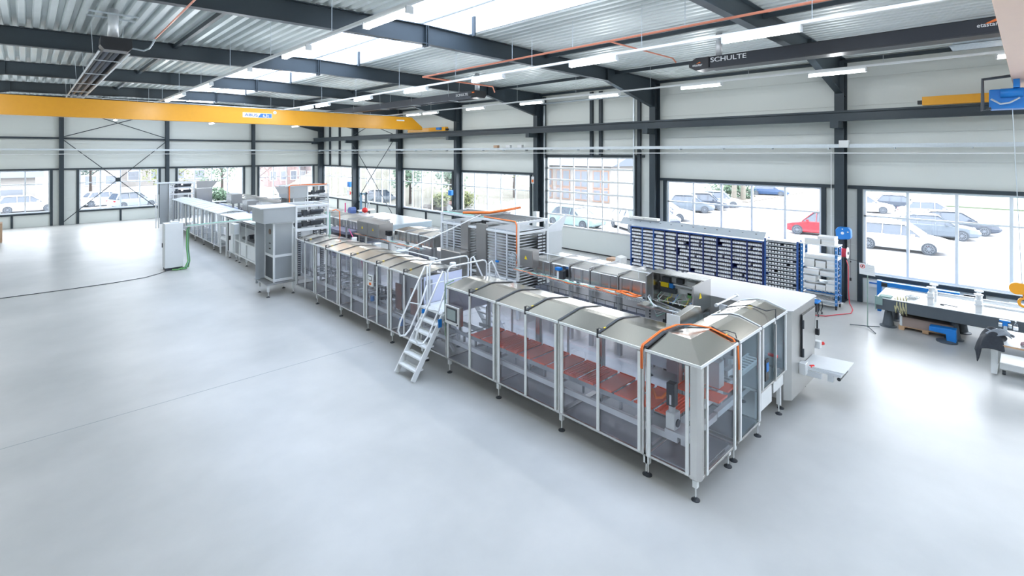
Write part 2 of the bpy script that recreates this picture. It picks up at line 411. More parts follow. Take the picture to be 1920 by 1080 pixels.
# sectional door
d = thing('door_1', None, None, (XW, 16.3, 0)); d['kind'] = 'structure'
m = MB(); ys = [13.5+.95*i for i in range(7)]; zs = [1.25, 1.85, 2.5, 3.15, 3.8, 4.45, 5.06]
for y in ys: m.box(XW+.02, XW+.07, y-.035, y+.035, 1.25, 5.06)
for z in zs: m.box(XW+.01, XW+.08, 13.5, 19.2, z-.045, z+.045)
m.build('door_frame', ALUW, d)
for i in range(6):
    for k in range(6):
        MB().box(XW+.04, XW+.046, ys[i]+.03, ys[i+1]-.03, zs[k]+.04, zs[k+1]-.04).build('pane', PANE, d)
B('door_panel', WALLM, (XW+.01, XW+.07, 13.5, 19.2, .06, 1.22), d); B('bottom_seal', BLACK, (XW+.01, XW+.07, 13.5, 19.2, .0, .06), d)
m = MB()
for y in (13.4, 19.28):
    m.box(XW-.2, XW-.14, y-.04, y+.04, 0, 8.0)
m.cyl((XW-.3, 13.3, 8.1), (XW-.3, 19.4, 8.1), .05)
m.build('door_track', GALV, d)
for y in (13.46, 19.24):
    for z in zs: B('hinge', BLACK, (XW-.1, XW, y-.05, y+.05, z-.06, z+.06), d)

# cable tray and conduit along both visible walls
m = MB()
for a in range(0, 1):
    m.box(20.78, 20.80, YF, 49, 5.50, 5.62); m.box(20.60, 20.80, YF, 49, 5.49, 5.50)
y = YF
while y < 49: m.box(20.60, 20.82, y, y+.03, 5.44, 5.49); y += 1.9
struct(m.build('cable_tray', GALV))
m = MB().cyl((20.8, YF, 5.3), (20.8, 49.3, 5.3), .022); struct(m.build('wall_conduit', ALUW))
m = MB().box(XL, 21, YB-.45, YB-.43, 5.50, 5.62); m.box(XL, 21, YB-.45, YB-.31, 5.49, 5.5); struct(m.build('cable_tray', GALV))
m = MB().cyl((XL, YB-.4, 5.22), (21, YB-.4, 5.22), .022); struct(m.build('wall_conduit', ALUW))
tag(B('junction_box', WHITE, (20.70, 20.84, 4.42, 4.72, 5.5, 5.75), bev=.01), 'white junction box on the column right of the parts shelving', 'junction box')
for k, y in enumerate((20.6, 21.6, 22.7)):
    tag(B('junction_box', [WHITE, WHITE, CARD][k], (20.72, 20.9, y, y+.35, 5.62, 5.78)), ['small white box on the cable tray, nearest the sectional door', 'small white box on the cable tray, middle of three', 'small brown box on the cable tray, left of two white ones'][k], 'junction box')

# ------------------------------------------------------------------ lamps
def light_strip(x, ys, name, where):  # lamps hang below a trunking rail
    tr = MB().box(x-.035, x+.035, YF+1, 46, 7.80, 7.86).build('light_trunking', ALUW)
    tag(tr, 'white light trunking %s' % where, 'light rail')
    y = YF+2.
    while y < 45:
        zt_ = ztop(x) if not 6.6 < x < 9.9 else 8.3
        MB().cyl((x, y, 7.84), (x, y, zt_), .006, n=5).build('suspension_wire', GALV, tr); y += 3.7
    for k, y in enumerate(ys):
        if abs(y-29.7) < 2.4: y = 27.0 if y < 29.7 else 32.4
        if abs(y-.1) < 1.3 and name != 'C': y = -1.4
        lb = 'lit fluorescent lamp %s, %s' % (where, ORD[k] if k < len(ORD) else 'far away')
        t = thing('ceiling_light', lb, 'ceiling light', (x, y, 7.8), group='fluorescent lamps under the roof')
        MB().box(x-.06, x+.06, y-.76, y+.76, 7.74, 7.80).build('housing', ALUW, t)
        MB().prism([(x-.07, 7.74), (x-.055, 7.67), (x, 7.655), (x+.055, 7.67), (x+.07, 7.74)], 'y', y-.74, y+.74).build('diffuser', LAMP, t)
        for e in (-1, 1): B('end_cap', CABG, (x-.07, x+.07, y+e*.75-.02, y+e*.75+.02, 7.66, 7.78), t)
        L = bpy.data.lights.new('lamp', 'AREA'); L.shape = 'RECTANGLE'; L.size = .14; L.size_y = 1.45; L.energy = LAMP_W; L.color = (.95, .98, 1.0)
        lo = bpy.data.objects.new('lamp_light', L); COL.objects.link(lo); lo.parent = t; lo.location = (0, 0, -.16)
        P = bpy.data.lights.new('lamp_glow', 'POINT'); P.shadow_soft_size = .12; P.energy = GLOW_W; P.color = (.95, .98, 1.0)
        po = bpy.data.objects.new('lamp_glow', P); COL.objects.link(po); po.parent = t; po.location = (0, 0, -.32)
ORD = ['nearest', 'second nearest', 'third nearest', 'fourth nearest', 'fifth nearest', 'sixth nearest', 'seventh nearest', 'eighth nearest', 'ninth nearest', 'tenth nearest', 'eleventh nearest', 'twelfth nearest', 'last but one', 'farthest']
light_strip(4.65, [8.05+4.22*i for i in range(-4, 10)], 'A', 'on the left row under the skylight')
light_strip(10.8, [3.85+4.22*i for i in range(-3, 11)], 'B', 'on the middle row')
light_strip(17.5, [4.05+4.22*i for i in range(-3, 11)], 'C', 'on the row nearest the window wall')
light_strip(-1.8, [4.0+4.22*i for i in range(-3, 11)], 'D', 'on the row by the left wall')

# copper pipes
m = MB(); m.tube([(10.85, YF+.3, 8.2), (10.85, 16.1, 8.2), (14.6, 16.3, 8.2), (14.9, 16.5, 8.0)], .03)
m.tube([(10.85, 7.6, 8.2), (14.2, 7.6, 8.2), (14.4, 7.6, 8.1)], .022)
tag(m.build('gas_pipe', COPPER), 'thin copper pipe hung under the roof right of the skylight', 'pipe')
m = MB(); m.tube([(2.2, 4, 8.12), (2.22, 10.6, 8.12), (2.28, 15.0, 8.12)], .018)
tag(m.build('gas_pipe', COPPER), 'thin copper pipe leading to the left radiant heater', 'pipe')
tag(MB().tube([(2.28, 15.0, 8.12), (2.30, 15.5, 8.08), (2.30, 16.0, 8.03), (2.22, 16.25, 8.0), (1.92, 16.1, 8.0)], .022, 8).build('flexible_hose', GALV, smooth=True), 'grey flexible hose joining the copper pipe to the left heater', 'hose')
m = MB()
for y in (-1, 3, 5.5, 8.8, 11.2, 14): m.cyl((10.85, y, 8.2), (10.85, y, ztop(10.85)), .008, n=5)
tag(m.build('pipe_hanger', GALV), 'thin wire hangers holding the copper pipe', 'hanger')

# radiant tube heaters
def heater(x, y0, y1, z, label, brand=False, tubes=True, side=1):
    t = thing('radiant_heater', label, 'heater', (x, y0, z))
    m = MB(); hw = .30
    m.prism([(x-hw, z-.14), (x-hw+.015, z-.14), (x-hw+.12, z+.12), (x+hw-.12, z+.12), (x+hw-.015, z-.14), (x+hw, z-.14), (x+hw-.11, z+.14), (x-hw+.11, z+.14)], 'y', y0+.45, y1)
    m.build('reflector', DARK, t)
    for s_ in (-1, 1): B('reflector_edge', ALU if not brand else DARK, (x+s_*hw-.02, x+s_*hw+.02, y0+.45, y1, z-.16, z-.13), t)
    for s_ in (-.11, .11): MB().cyl((x+s_, y0+.4, z-.06), (x+s_, y1, z-.06), .055).build('radiant_tube', mat('hot_tube_grey', (.16, .17, .20), .45, .5), t, smooth=True)
    MB().prism([(x-.32, z-.06), (x-.24, z-.16), (x+.24, z-.16), (x+.32, z-.06), (x+.30, z+.16), (x-.30, z+.16)], 'y', y0, y0+.46).build('burner_box', BLACK, t, bev=.01)
    B('end_plate', ALU, (x-hw+.05, x+hw-.05, y0+.46, y0+.48, z-.15, z+.02), t)
    MB().cyl((x-.05, y0+.2, z+.16), (x-.05, y0+.2, ztop(x)+.02), .11, n=16).build('flue', ALU, t, smooth=True)
    m = MB()
    for yy in (y0-.05, y0+.5): m.box(x-.55, x+.45, yy, yy+.04, ztop(x)-.16, ztop(x)-.12)
    m.build('mounting_rail', GALV, t)
    m = MB(); yy = y0+2
    while yy < y1: m.box(x-hw, x+hw, yy, yy+.02, z-.17, z-.15); m.cyl((x-hw, yy, z-.15), (x-hw-.05, yy, ztop(x)), .006, n=5); m.cyl((x+hw, yy, z-.15), (x+hw+.05, yy, ztop(x)), .006, n=5); yy += 3.2
    m.build('hanger', GALV, t)
    if brand:
        B('side_plate', DARK, (x-hw-.012, x-hw, y0+.3, y1, z-.14, z+.16), t)
        text('SCHULTE', WHITE, t, (x-hw-.02, y0+.98, z+.02), .17, RMX, sx=1.25)
        text('etastar', WHITE, t, (x-.30, y0+.2, z-.02), .11, RMX)
        B('logo_mark', ORANGE, (x-.335, x-.315, y0+.08, y0+.24, z+.05, z+.10), t)
    return t
heater(1.6, 15.7, 31, 8.0, 'dark twin-tube radiant heater hanging left, over the open floor')
heater(14.7, 17.2, 31.5, 7.95, 'long dark radiant heater hanging in the middle of the hall', brand=True)
hh = heater(14.72, -9, 7.05, 7.95, 'long black radiant heater hanging at the upper right', brand=False)
# (burner of the right heater is at its far end)
for c_ in list(hh.children):
    bpy.data.objects.remove(c_, do_unlink=True)
x, z = 14.72, 7.98
B('casing', mat('heater_black', (.022, .025, .032), .4, .2), (x-.2, x+.2, -9, 6.75, z-.16, z+.18), hh, bev=.02)
B('reflector_edge', BLACK, (x-.26, x+.26, -9, 6.6, z-.19, z-.155), hh)
MB().prism([(6.6, z-.16), (7.0, z-.20), (7.22, z-.08), (7.22, z+.06), (7.0, z+.18), (6.6, z+.18)], 'x', x-.24, x+.26).build('burner_box', BLACK, hh, bev=.01)
MB().cyl((x, 6.4, z+.18), (x, 6.4, 8.85), .09, n=16).build('flue', ALU, hh, smooth=True)
B('mounting_rail', GALV, (x-.4, x+.4, 6.3, 6.36, 8.6, 8.64), hh)
text('SCHULTE', WHITE, hh, (x-.206, 6.05, z+.06), .19, RMX, sx=1.3)
text('etastar', WHITE, hh, (x-.246, 6.95, z-.04), .11, RMX)
text('etastar', WHITE, hh, (x-.206, .62, z+.02), .12, RMX)
MB().prism([(.66, z+.05), (.48, z+.13), (.42, z+.09), (.60, z+.04)], 'x', x-.209, x-.203).build('logo_mark', ORANGE, hh)
MB().prism([(6.98, z+.0), (6.88, z+.05), (6.84, z+.02)], 'x', x-.25, x-.244).build('logo_mark', ORANGE, hh)
# radiant ceiling panel at the right edge
t = thing('ceiling_panel_heater', 'pale ribbed panel heater hanging near the window wall at upper right', 'heater', (17.9, 0, 8.2))
m = MB()
for k in range(6): m.box(17.62+.17*k, 17.75+.17*k, -4, 1.42, 8.18, 8.22); m.cyl((17.685+.17*k, -4, 8.16), (17.685+.17*k, 1.5, 8.16), .02, n=8)
m.build('ribbed_panel', GALV, t)
m = MB()
for y in (-2, 1.0): m.cyl((17.9, y, 8.2), (17.9, y, ztop(17.9)), .008, n=5)
m.build('hanger', GALV, t)

# ------------------------------------------------------------------ cranes
def crane(y, label, girder_m, gt=7.74):
    t = thing('overhead_crane', label, 'crane', (8, y, 6.9))
    pts = [(-4.0, 6.92), (19.0, 6.92), (19.5, 7.18), (19.5, 7.30), (18.7, 7.80), (-4.0, 7.80)]
    pts = [(-4.0, 6.90), (18.9, 6.90), (19.85, 6.90), (19.85, 7.10), (19.0, gt), (-4.0, gt)]
    MB().prism(pts, 'y', y, y+.42).build('girder', girder_m, t, bev=.01)
    for x in (20.38, -4.2):
        yc = y+.2
        c_ = MB().prism([(yc-2.3, 6.80), (yc+2.3, 6.80), (yc+2.3, 7.07), (yc-2.3, 7.07)], 'x', x-.14, x+.14).build('end_carriage', YEL, t, bev=.008)
        MB().box(x-.1, x+.1, yc+2.3, yc+2.42, 6.84, 6.96).box(x-.1, x+.1, yc-2.42, yc-2.3, 6.84, 6.96).build('buffer', BLACK, c_)
        m = MB(); m.cyl((x-.3, yc-1.8, 6.96), (x-.14, yc-1.8, 6.96), .09); m.box(x-.34, x-.16, yc-1.95, yc-1.55, 6.88, 7.04); m.build('drive_motor', BLUEL, c_)
    return t
c1 = crane(29.5, 'long orange-yellow bridge crane spanning the back of the hall', YEL)
sg = B('sign_plate', WHITE, (8.36, 9.86, 29.488, 29.5, 7.24, 7.50), c1)
MB().prism([(9.13, 7.262), (9.84, 7.262), (9.84, 7.478), (9.27, 7.478)], 'y', 29.482, 29.488).build('sign_field', TEXB, sg)
text('ABUS', mat('sign_navy', (.06, .10, .33), .4), sg, (8.79, 29.484, 7.365), .22, RX, sx=1.25)
text('6,3t', WHITE, sg, (9.53, 29.478, 7.36), .20, RX)
MB().cyl((10.02, 29.49, 7.57), (10.02, 29.5, 7.57), .09, n=20).build('round_label', WHITE, c1)
text('5', TEXB, c1, (10.02, 29.486, 7.57), .13, RX)
B('label_plate', WHITE, (17.8, 18.4, 29.488, 29.5, 7.46, 7.54), c1)
m = MB(); m.tube([(1.5, 29.42, 7.80), (8, 29.42, 7.76), (18.5, 29.42, 7.78)], .02, 6); m.build('festoon_rail', GALV, c1)
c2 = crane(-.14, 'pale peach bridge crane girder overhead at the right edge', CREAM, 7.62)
# hoist
h = thing('crane_hoist', 'blue rope hoist under the near crane at upper right', 'hoist', (15.8, 0, 6.5))
B('drum_case', BLUEL, (15.5, 16.1, .02, .64, 6.28, 6.72), h, bev=.03)
m = MB(); m.box(15.3, 16.3, .15, .25, 6.72, 6.9); m.box(15.3, 16.3, -.45, -.35, 6.72, 6.9); m.build('trolley', BLUEL, h)
MB().cyl((15.45, .45, 6.62), (15.45, .1, 6.62), .10, n=16).build('hoist_motor', BLUEL, h, smooth=True)
m = MB().tube([(15.44, .60, 6.30), (15.44, .74, 6.25), (15.44, .74, 6.95), (15.44, -.1, 7.02)], .035); m.build('cable_arm', DARK, h)
m = MB().tube([(15.42, .6, 6.5), (15.38, .45, 6.38), (15.38, .3, 6.40), (15.42, .15, 6.5)], .02); m.build('looped_cable', GALV, h)
m = MB()
for dx in (-.03, .03): m.cyl((15.8+dx, .27, 6.3), (15.8+dx, .12, 2.42), .008, n=5)
m.build('wire_rope', GALV, h)
hk = thing('hook_block', 'orange hook block hanging in front of the right window', 'hook', (15.8, .1, 2.1))
m = MB(); m.cyl((15.74, .2, 2.30), (15.86, .2, 2.30), .13, n=20); m.cyl((15.74, -.03, 2.30), (15.86, -.03, 2.30), .13, n=20); m.box(15.74, 15.86, -.03, .2, 2.18, 2.42); m.build('sheave_case', mat('hook_orange', (.90, .38, .02), .4), hk, bev=.01)
m = MB().tube([(15.8, .08, 2.2)]+[(15.8, .08+.09*math.sin(a), 2.0+.09*math.cos(a)) for a in [k*.45 for k in range(0, 11)]], .03); m.build('hook', MATS['hook_orange'], hk, smooth=True)

# ================================================================== PRODUCTION LINE
def foot(par, x, y, top=.35, sq=True):
    m = MB()
    if sq: m.box(x-.035, x+.035, y-.035, y+.035, .2, top)
    m.cyl((x, y, .03), (x, y, .22), .012, n=8)
    f = m.build('foot', ALUW, par)
    MB().lathe([(.065, 0), (.065, .012), (.02, .03), (.018, .05)], (x, y, 0), 16).build('foot_disc', DARK, f, smooth=False)
    return f
RIDGE = .11
def roofprof(x0, x1, zt, r=RIDGE):
    xm = (x0+x1)/2
    return [(x0-.015, zt-.03), (x0-.015, zt+.01), (xm-.08, zt+r), (xm+.08, zt+r), (x1+.015, zt+.01), (x1+.015, zt-.03)]
def sheet(mb, prof, axis, a, b, t=.012):
    inner = [(p[0], p[1]-t) for p in prof]
    f = {'y': lambda p, u: (p[0], u, p[1]), 'x': lambda p, u: (u, p[0], p[1])}[axis]
    n = len(prof); V = [f(p, a) for p in prof]+[f(p, b) for p in prof]+[f(p, a) for p in inner]+[f(p, b) for p in inner]; F = []
    for i in range(n-1):
        F += [(i, i+1, n+i+1, n+i), (2*n+i, 3*n+i, 3*n+i+1, 2*n+i+1), (i, 2*n+i, 2*n+i+1, i+1), (n+i, n+i+1, 3*n+i+1, 3*n+i)]
    F += [(0, n, 3*n, 2*n), (n-1, 3*n-1, 4*n-1, 2*n-1)]
    mb.add(V, F)
def enclosure(y0, y1, label, x0=7.27, x1=8.60, zb=.35, zt=2.10, gl=None, n=2, group='glazed enclosure bays of the near machine line', detail=True, roof=True, roofm=None, seam=DARK, sw=.05, inner=True, feet=True, strip=ALUW, postm=STEEL, lowz=None):
    gl = gl or TINT
    t = thing('machine_enclosure', label, 'machine', ((x0+x1)/2, (y0+y1)/2, 0), group=group)
    m = MB(); pw = .055
    for x in (x0, x1-.04):
        for y in (y0, y1-pw): m.box(x, x+.04, y, y+pw, zb, zt)
        m.box(x, x+.04, y0, y1, zb, zb+.04); m.box(x, x+.04, y0, y1, zt-.04, zt)
    for y in (y0, y1-pw):
        m.box(x0, x1, y, y+pw, zb, zb+.04); m.box(x0, x1, y, y+pw, zt-.05, zt)
    m.build('frame', postm, t)
    B('floor_pan', STEELD, (x0+.04, x1-.04, y0+.035, y1-.035, zb+.005, zb+.02), t)
    L = (y1-y0-2*pw)/n
    for s_, xx in ((0, x0), (1, x1)):
        xa = xx-.022 if s_ == 0 else xx-.002; xb = xa+.024
        for k in range(n):
            a = y0+pw+k*L; b = a+L
            B('glass_panel', gl, (xx+(.004 if s_ == 0 else -.010), xx+(.010 if s_ == 0 else -.004), a+.02, b-.02, zb+.045, zt-.05), t)
        ys = [y0+pw+.02]+[y0+pw+k*L for k in range(1, n)]+[y1-pw-.02]
        for y in ys:
            B('door_strip', strip, (xa-.006, xb-.004, y-.026, y+.026, zb+.05, zt-.06), t)
    if roof:
        for k in range(n):
            a = y0+k*(y1-y0)/n; b = y0+(k+1)*(y1-y0)/n; m = MB(); sheet(m, roofprof(x0, x1, zt), 'y', a+.012, b-.012)
            m.build('roof_panel', roofm or ROOFST, t)
        for xx in (x0-.03, x1+.004): B('roof_lip', ALUW, (xx, xx+.026, y0+.012, y1-.012, zt-.035, zt+.006), t)
        for k in range(n):
            y = y0+(k+.0)*(y1-y0)/n if k else y0+.0
            pts = [(p[0], y+(.0), p[1]+.012) for p in roofprof(x0, x1, zt)[1:5]]
            m = MB()
            for i in range(3): m.bar(pts[i], pts[i+1], sw, .012)
            m.build('roof_seam', seam, t)
        if detail and n == 2:
            y = (y0+y1)/2; s2 = MB()
            s2.box(x0-.04, x0-.01, y-.012, y+.012, zt-.06, zt+.10)
            s2.tube([(x0-.02, y, zt+.06), (x0+.02, y, zt+.10), (x0+.12, y+.02, zt+.05)], .007, 5)
            s2.build('door_switch', BLACK, t)
            B('latch', YSIGN, (x0+.16, x0+.22, y-.012, y+.012, zt+.055, zt+.07), t)
    if inner:
        m = MB(); m.box(x0+.17, x0+.23, y0, y1, .68, .78); m.box(x1-.23, x1-.17, y0, y1, .68, .78)
        k = y0+.3
        while k < y1: m.box(x0+.17, x1-.17, k, k+.05, .69, .75); k += .8
        m.build('support_beam', ALUW, t)
        m = MB(); m.box(x0+.28, x0+.31, y0, y1, .90, .985); m.box(x1-.31, x1-.28, y0, y1, .90, .985)
        k = y0+.2
        while k < y1: m.box(x0+.27, x0+.32, k, k+.03, .76, .90); m.box(x1-.32, x1-.27, k, k+.03, .76, .90); m.cyl((x0+.3, k, .955), (x1-.3, k, .955), .018, n=8); k += .42
        m.build('conveyor_rail', STEELD, t)
    if feet:
        for x in (x0+.08, x1-.10):
            for y in ((y0+.02, y1-.02) if feet == 2 else (y0+.0,)): foot(t, x, y, zb)
    return t
JA = [4.40, 6.22, 7.98, 9.78]
names = ['tinted glass machine bay next to the corner bay, red trays inside', 'tinted glass machine bay second from the corner bay, red trays inside', 'tinted glass machine bay carrying the large touch screen, right of the stairs']
BAY = []
for i in range(3):
    BAY.append(enclosure(JA[i]+.004, JA[i+1]-.004, names[i], feet=2 if i == 2 else True))
# corner bay with hipped roof
t = thing('corner_enclosure', 'glazed corner bay at the near end of the machine, hipped steel roof', 'machine', (7.94, 3.9, 0))
x0, x1, y0, y1, zb, zt = 7.27, 8.62, 3.45, 4.37, .35, 2.10
m = MB()
m.prism([(x0, y0+.13), (x0+.0, y0+.05), (x0+.05, y0), (x0+.16, y0), (x0+.16, y0+.03), (x0+.03, y0+.16), (x0, y0+.16)], 'z', .33, zt)
for (x, y) in ((x0, y1-.04), (x1-.04, y1-.04), (x1-.04, y0)): m.box(x, x+.04, y, y+.04, zb, zt)
for z in (zb, zt-.04):
    m.box(x0, x0+.04, y0+.1, y1, z, z+.04); m.box(x0+.1, x1, y0, y0+.04, z, z+.04); m.box(x1-.04, x1, y0, y1, z, z+.04); m.box(x0, x1, y1-.04, y1, z, z+.04)
m.build('frame', STEEL, t, bev=.006)
B('floor_pan', STEELD, (x0+.1, x1-.04, y0+.1, y1, zb+.005, zb+.02), t)
B('glass_panel', TINT, (x0+.004, x0+.010, 3.66, 4.29, zb+.045, zt-.05), t); B('glass_panel', TINT, (7.50, 8.50, y0+.004, y0+.010, zb+.045, zt-.05), t)
for y in (3.645, 4.30): B('door_strip', ALUW, (x0-.026, x0, y-.026, y+.026, zb+.02, zt-.05), t)
for x in (7.485, 8.515): B('door_strip', ALUW, (x-.026, x+.026, y0-.026, y0, zb+.02, zt-.05), t)
ap = (7.90, 3.90, zt+.12); ap2 = (7.93, 4.37, zt+.12); ap3 = (8.62, 3.90, zt+.12)
m = MB(); c0 = (x0-.015, y0-.015, zt+.005); c1_ = (x1, y0-.015, zt+.005); c2_ = (x0-.015, y1, zt+.005); c3 = (x1, y1+.36, zt+.005)
m.add([c0, c1_, ap3, ap], [(0, 1, 2, 3)]); m.add([c0, ap, ap2, c2_], [(0, 1, 2, 3)]); m.add([ap, ap3, (x1, y1, zt+.01)], [(0, 1, 2)]); m.add([ap, (x1, y1, zt+.01), ap2], [(0, 1, 2)])
m.add([c0, c1_, (c1_[0], c1_[1], zt-.035), (c0[0], c0[1], zt-.035)], [(0, 1, 2, 3)]); m.add([c0, c2_, (c2_[0], c2_[1], zt-.035), (c0[0], c0[1], zt-.035)], [(0, 1, 2, 3)])
m.build('roof_panel', ROOFST, t)
for (x, y) in ((x0+.07, y0+.10), (x0+.08, y1), (x1-.1, y0+.1)): foot(t, x, y, .35)
B('roof_lip', ALUW, (x0-.03, x0-.012, y0-.02, y1, zt-.035, zt+.006), t); B('roof_lip', ALUW, (x0-.03, x1, y0-.035, y0-.017, zt-.035, zt+.006), t)
m = MB(); m.box(x0+.17, x0+.23, 3.9, y1, .68, .78); m.box(x0+.2, x1, 3.78, 3.86, .66, .76); m.box(x0+.2, x1, 3.78, 3.86, 1.02, 1.10); m.box(7.4, 7.75, 3.75, 4.1, .80, .86); m.box(7.75, 7.83, 3.7, 3.75, .45, .8)
m.build('support_beam', ALUW, t)
d_ = MB().box(7.30, 7.42, 3.88, 4.02, 1.30, 1.66).build('servo_motor', BLACK, t, bev=.01)
B('type_plate', WHITE, (7.293, 7.30, 3.93, 3.96, 1.33, 1.48), d_)
MB().cyl((7.36, 3.95, 1.20), (7.36, 3.95, 1.31), .055).box(7.28, 7.46, 3.86, 4.02, .95, 1.21).build('gearbox', CABG, t, bev=.02)
MB().cyl((7.36, 3.84, 1.05), (7.36, 3.87, 1.05), .06, n=18).build('gear_cover', DARK, t)
MB().tube([(7.36, 4.0, 1.5), (7.36, 4.12, 1.36), (7.4, 4.25, 1.3), (7.45, 4.35, 1.4)], .025).build('motor_cable', ORANGE, t, smooth=True)
# orange cable bundles over the corner roof
def cable(pts, r, m_, label, n=6):
    return tag(MB().tube(pts, r, n).build('cable', m_, smooth=True), label, 'cable')
rz = zt+.03
for k in range(2):
    o_ = .026*k
    c_ = MB().tube([(7.22, 4.40+o_, 1.78), (7.22, 4.40+o_, 2.10), (7.26, 4.40+o_, 2.16), (7.84, 4.40+o_, zt+.145), (8.35, 4.38+o_, zt+.13), (8.58-o_, 4.25, zt+.12), (8.62-o_, 3.90, zt+.14), (8.62-o_, 3.5, zt+.05), (8.62-o_, 3.42, 2.05), (8.62-o_, 3.40, 1.66)], .011, 6).build('cable', ORANGE, smooth=True)
    tag(c_, '%s orange cable bent over the corner bay roof and down both its sides' % ['inner', 'outer'][k], 'cable', group='orange cables over the corner roof')
m = MB(); m.bar((7.25, 4.36, 2.14), (7.84, 4.36, zt+.13), .05, .03); m.bar((7.84, 4.36, zt+.13), (8.5, 4.36, zt+.08), .05, .03); m.bar((8.66, 3.9, zt+.14), (8.66, 3.46, zt+.02), .03, .03); m.tube([(8.66, 3.46, zt+.05), (8.70, 3.5, zt+.12), (8.7, 3.65, zt+.13), (8.68, 3.75, zt+.1)], .008)
tag(m.build('cable_channel', DARK), 'thin dark cable channel on the ridge of the corner roof', 'cable channel')
tag(B('latch_tag', YSIGN, (8.62, 8.68, 3.62, 3.74, zt+.075, zt+.085)), 'small yellow tag on the corner roof cables', 'tag')

# trays on the conveyor
tr0 = None
def tray(x, y, z, label, ribbed, rx=0, rz=0):
    t = thing('baking_tray', label, 'tray', (x, y, z), rz, group='red trays on the conveyor')
    t.rotation_euler = (rx, 0, rz)
    src = TR.get(ribbed)
    if src is None:
        m = MB(); W, L = .40, .175
        m.box(-W, W, -L, L, 0, .02); m.box(-W, -W+.02, -L, L, .02, .035); m.box(W-.02, W, -L, L, .02, .035)
        if ribbed:
            for k in range(6): m.box(-W+.04, W-.04, -L+.03+k*.058, -L+.045+k*.058, .02, .038)
        me = m.build('tray_body', REDT, None, world=False, bev=.004); TR[ribbed] = me; o = me
    else:
        o = src.copy(); COL.objects.link(o)
    o.parent = t
    return t
TR = {}
ys = [9.05-.405*k for k in range(13)]
for k, y in enumerate(ys):
    if y < 3.95: break
    where = ['first', 'second', 'third', 'fourth', 'fifth', 'sixth', 'seventh', 'eighth', 'ninth', 'tenth', 'eleventh', 'twelfth', 'last'][k]
    rb = k in (2, 3, 7, 8, 12)
    tray(7.95, y, .985, '%s red tray on the conveyor, counted from the touch screen' % where, rb)
tray(8.50, 4.02, 1.10, 'flat red tray turned crossways inside the corner bay', False, 0, PI/2)
tray(8.95, 4.05, 1.12, 'red tray riding beyond the corner bay on the cross conveyor', False, 0, PI/2)

# ---- end face: bay 2 and clear bay, box machine
def cross_bay(xa, xb, ya, yb, label, gl, zb=.35, skirt=False):
    t = thing('machine_enclosure', label, 'machine', ((xa+xb)/2, (ya+yb)/2, 0))
    m = MB()
    for x in (xa, xb-.035):
        for y in (ya, yb-.04): m.box(x, x+.035, y, y+.04, zb, 2.1)
    for y in (ya, yb-.04): m.box(xa, xb, y, y+.04, zb, zb+.04); m.box(xa, xb, y, y+.04, 2.05, 2.1)
    for x in (xa, xb-.035): m.box(x, x+.035, ya, yb, zb, zb+.04)
    m.build('frame', STEEL, t)
    n = 1 if xb-xa < 1.1 else 2; L = (xb-xa-.07)/n
    for k in range(n):
        a = xa+.035+k*L; b = a+L
        B('glass_panel', gl, (a+.02, b-.02, ya+.004, ya+.01, zb+.045, 2.04), t); B('glass_panel', gl, (a+.02, b-.02, yb-.01, yb-.004, zb+.045, 2.04), t)
    for x in [xa+.055]+[xa+.035+k*L for k in range(1, n)]+[xb-.055]: B('door_strip', ALUW, (x-.026, x+.026, ya-.026, ya, zb+.05, 2.04), t)
    B('floor_pan', STEELD, (xa+.04, xb-.04, ya+.04, yb-.04, zb+.005, zb+.02), t)
    m = MB(); sheet(m, [(ya-.015, 2.07), (ya-.015, 2.11), ((ya+yb)/2-.08, 2.22), ((ya+yb)/2+.08, 2.22), (yb+.015, 2.11), (yb+.015, 2.07)], 'x', xa+.01, xb-.01); m.build('roof_panel', ROOFST, t); B('roof_lip', ALUW, (xa, xb, ya-.035, ya-.017, 2.065, 2.108), t)
    pts = [(xb, ya-.01, 2.12), (xb, (ya+yb)/2-.08, 2.235), (xb, (ya+yb)/2+.08, 2.235), (xb, yb, 2.12)]
    m = MB().tube(pts, .012, 6); m.build('roof_cable', WINF, t)
    m = MB(); m.box(xa, xb, 3.80, 3.88, .66, .76); m.box(xa, xb, 4.2, 4.28, .66, .76); m.box(xa, xb, 3.9, 3.94, .95, 1.02); m.box(xa, xb, 4.16, 4.20, .95, 1.02)
    k = xa+.1
    while k < xb: m.cyl((k, 3.92, 1.0), (k, 4.18, 1.0), .02, n=8); k += .14
    m.build('conveyor', ALUW, t)
    for x in ((xa+.1, xb-.1) if skirt else (xa+.05,)):
        for y in (ya+.1, yb-.1): foot(t, x, y, zb)
    return t
b2 = cross_bay(8.70, 9.68, 3.45, 4.36, 'glazed bay on the end face, right of the corner bay', TINTB)
m = MB(); m.box(8.75, 8.95, 3.8, 4.1, 1.15, 1.6); m.cyl((9.2, 4.0, .8), (9.2, 4.0, 1.7), .07); m.box(9.0, 9.5, 3.75, 3.85, 1.3, 1.4); m.cyl((9.4, 3.9, 1.2), (9.4, 3.9, 1.5), .1)
m.build('drive_unit', CABG, b2)
b3 = cross_bay(9.74, 11.08, 3.45, 4.36, 'raised clear glazed bay with blue control, beside the steel box machine', TINTB, zb=.86, skirt=True)
B('skirt_panel', ALUW, (9.80, 10.35, 3.47, 3.49, .50, .86), b3, bev=.004); B('skirt_panel', ALUW, (10.45, 11.0, 3.47, 3.49, .62, .86), b3, bev=.004)
sw = B('control_panel', BLACK, (9.86, 10.02, 3.41, 3.435, 1.05, 1.45), b3, bev=.004); B('blue_screen', BLUEL, (9.89, 9.99, 3.402, 3.41, 1.22, 1.38), sw)
B('door_post', STEEL, (10.36, 10.41, 3.40, 3.44, .9, 2.0), b3)
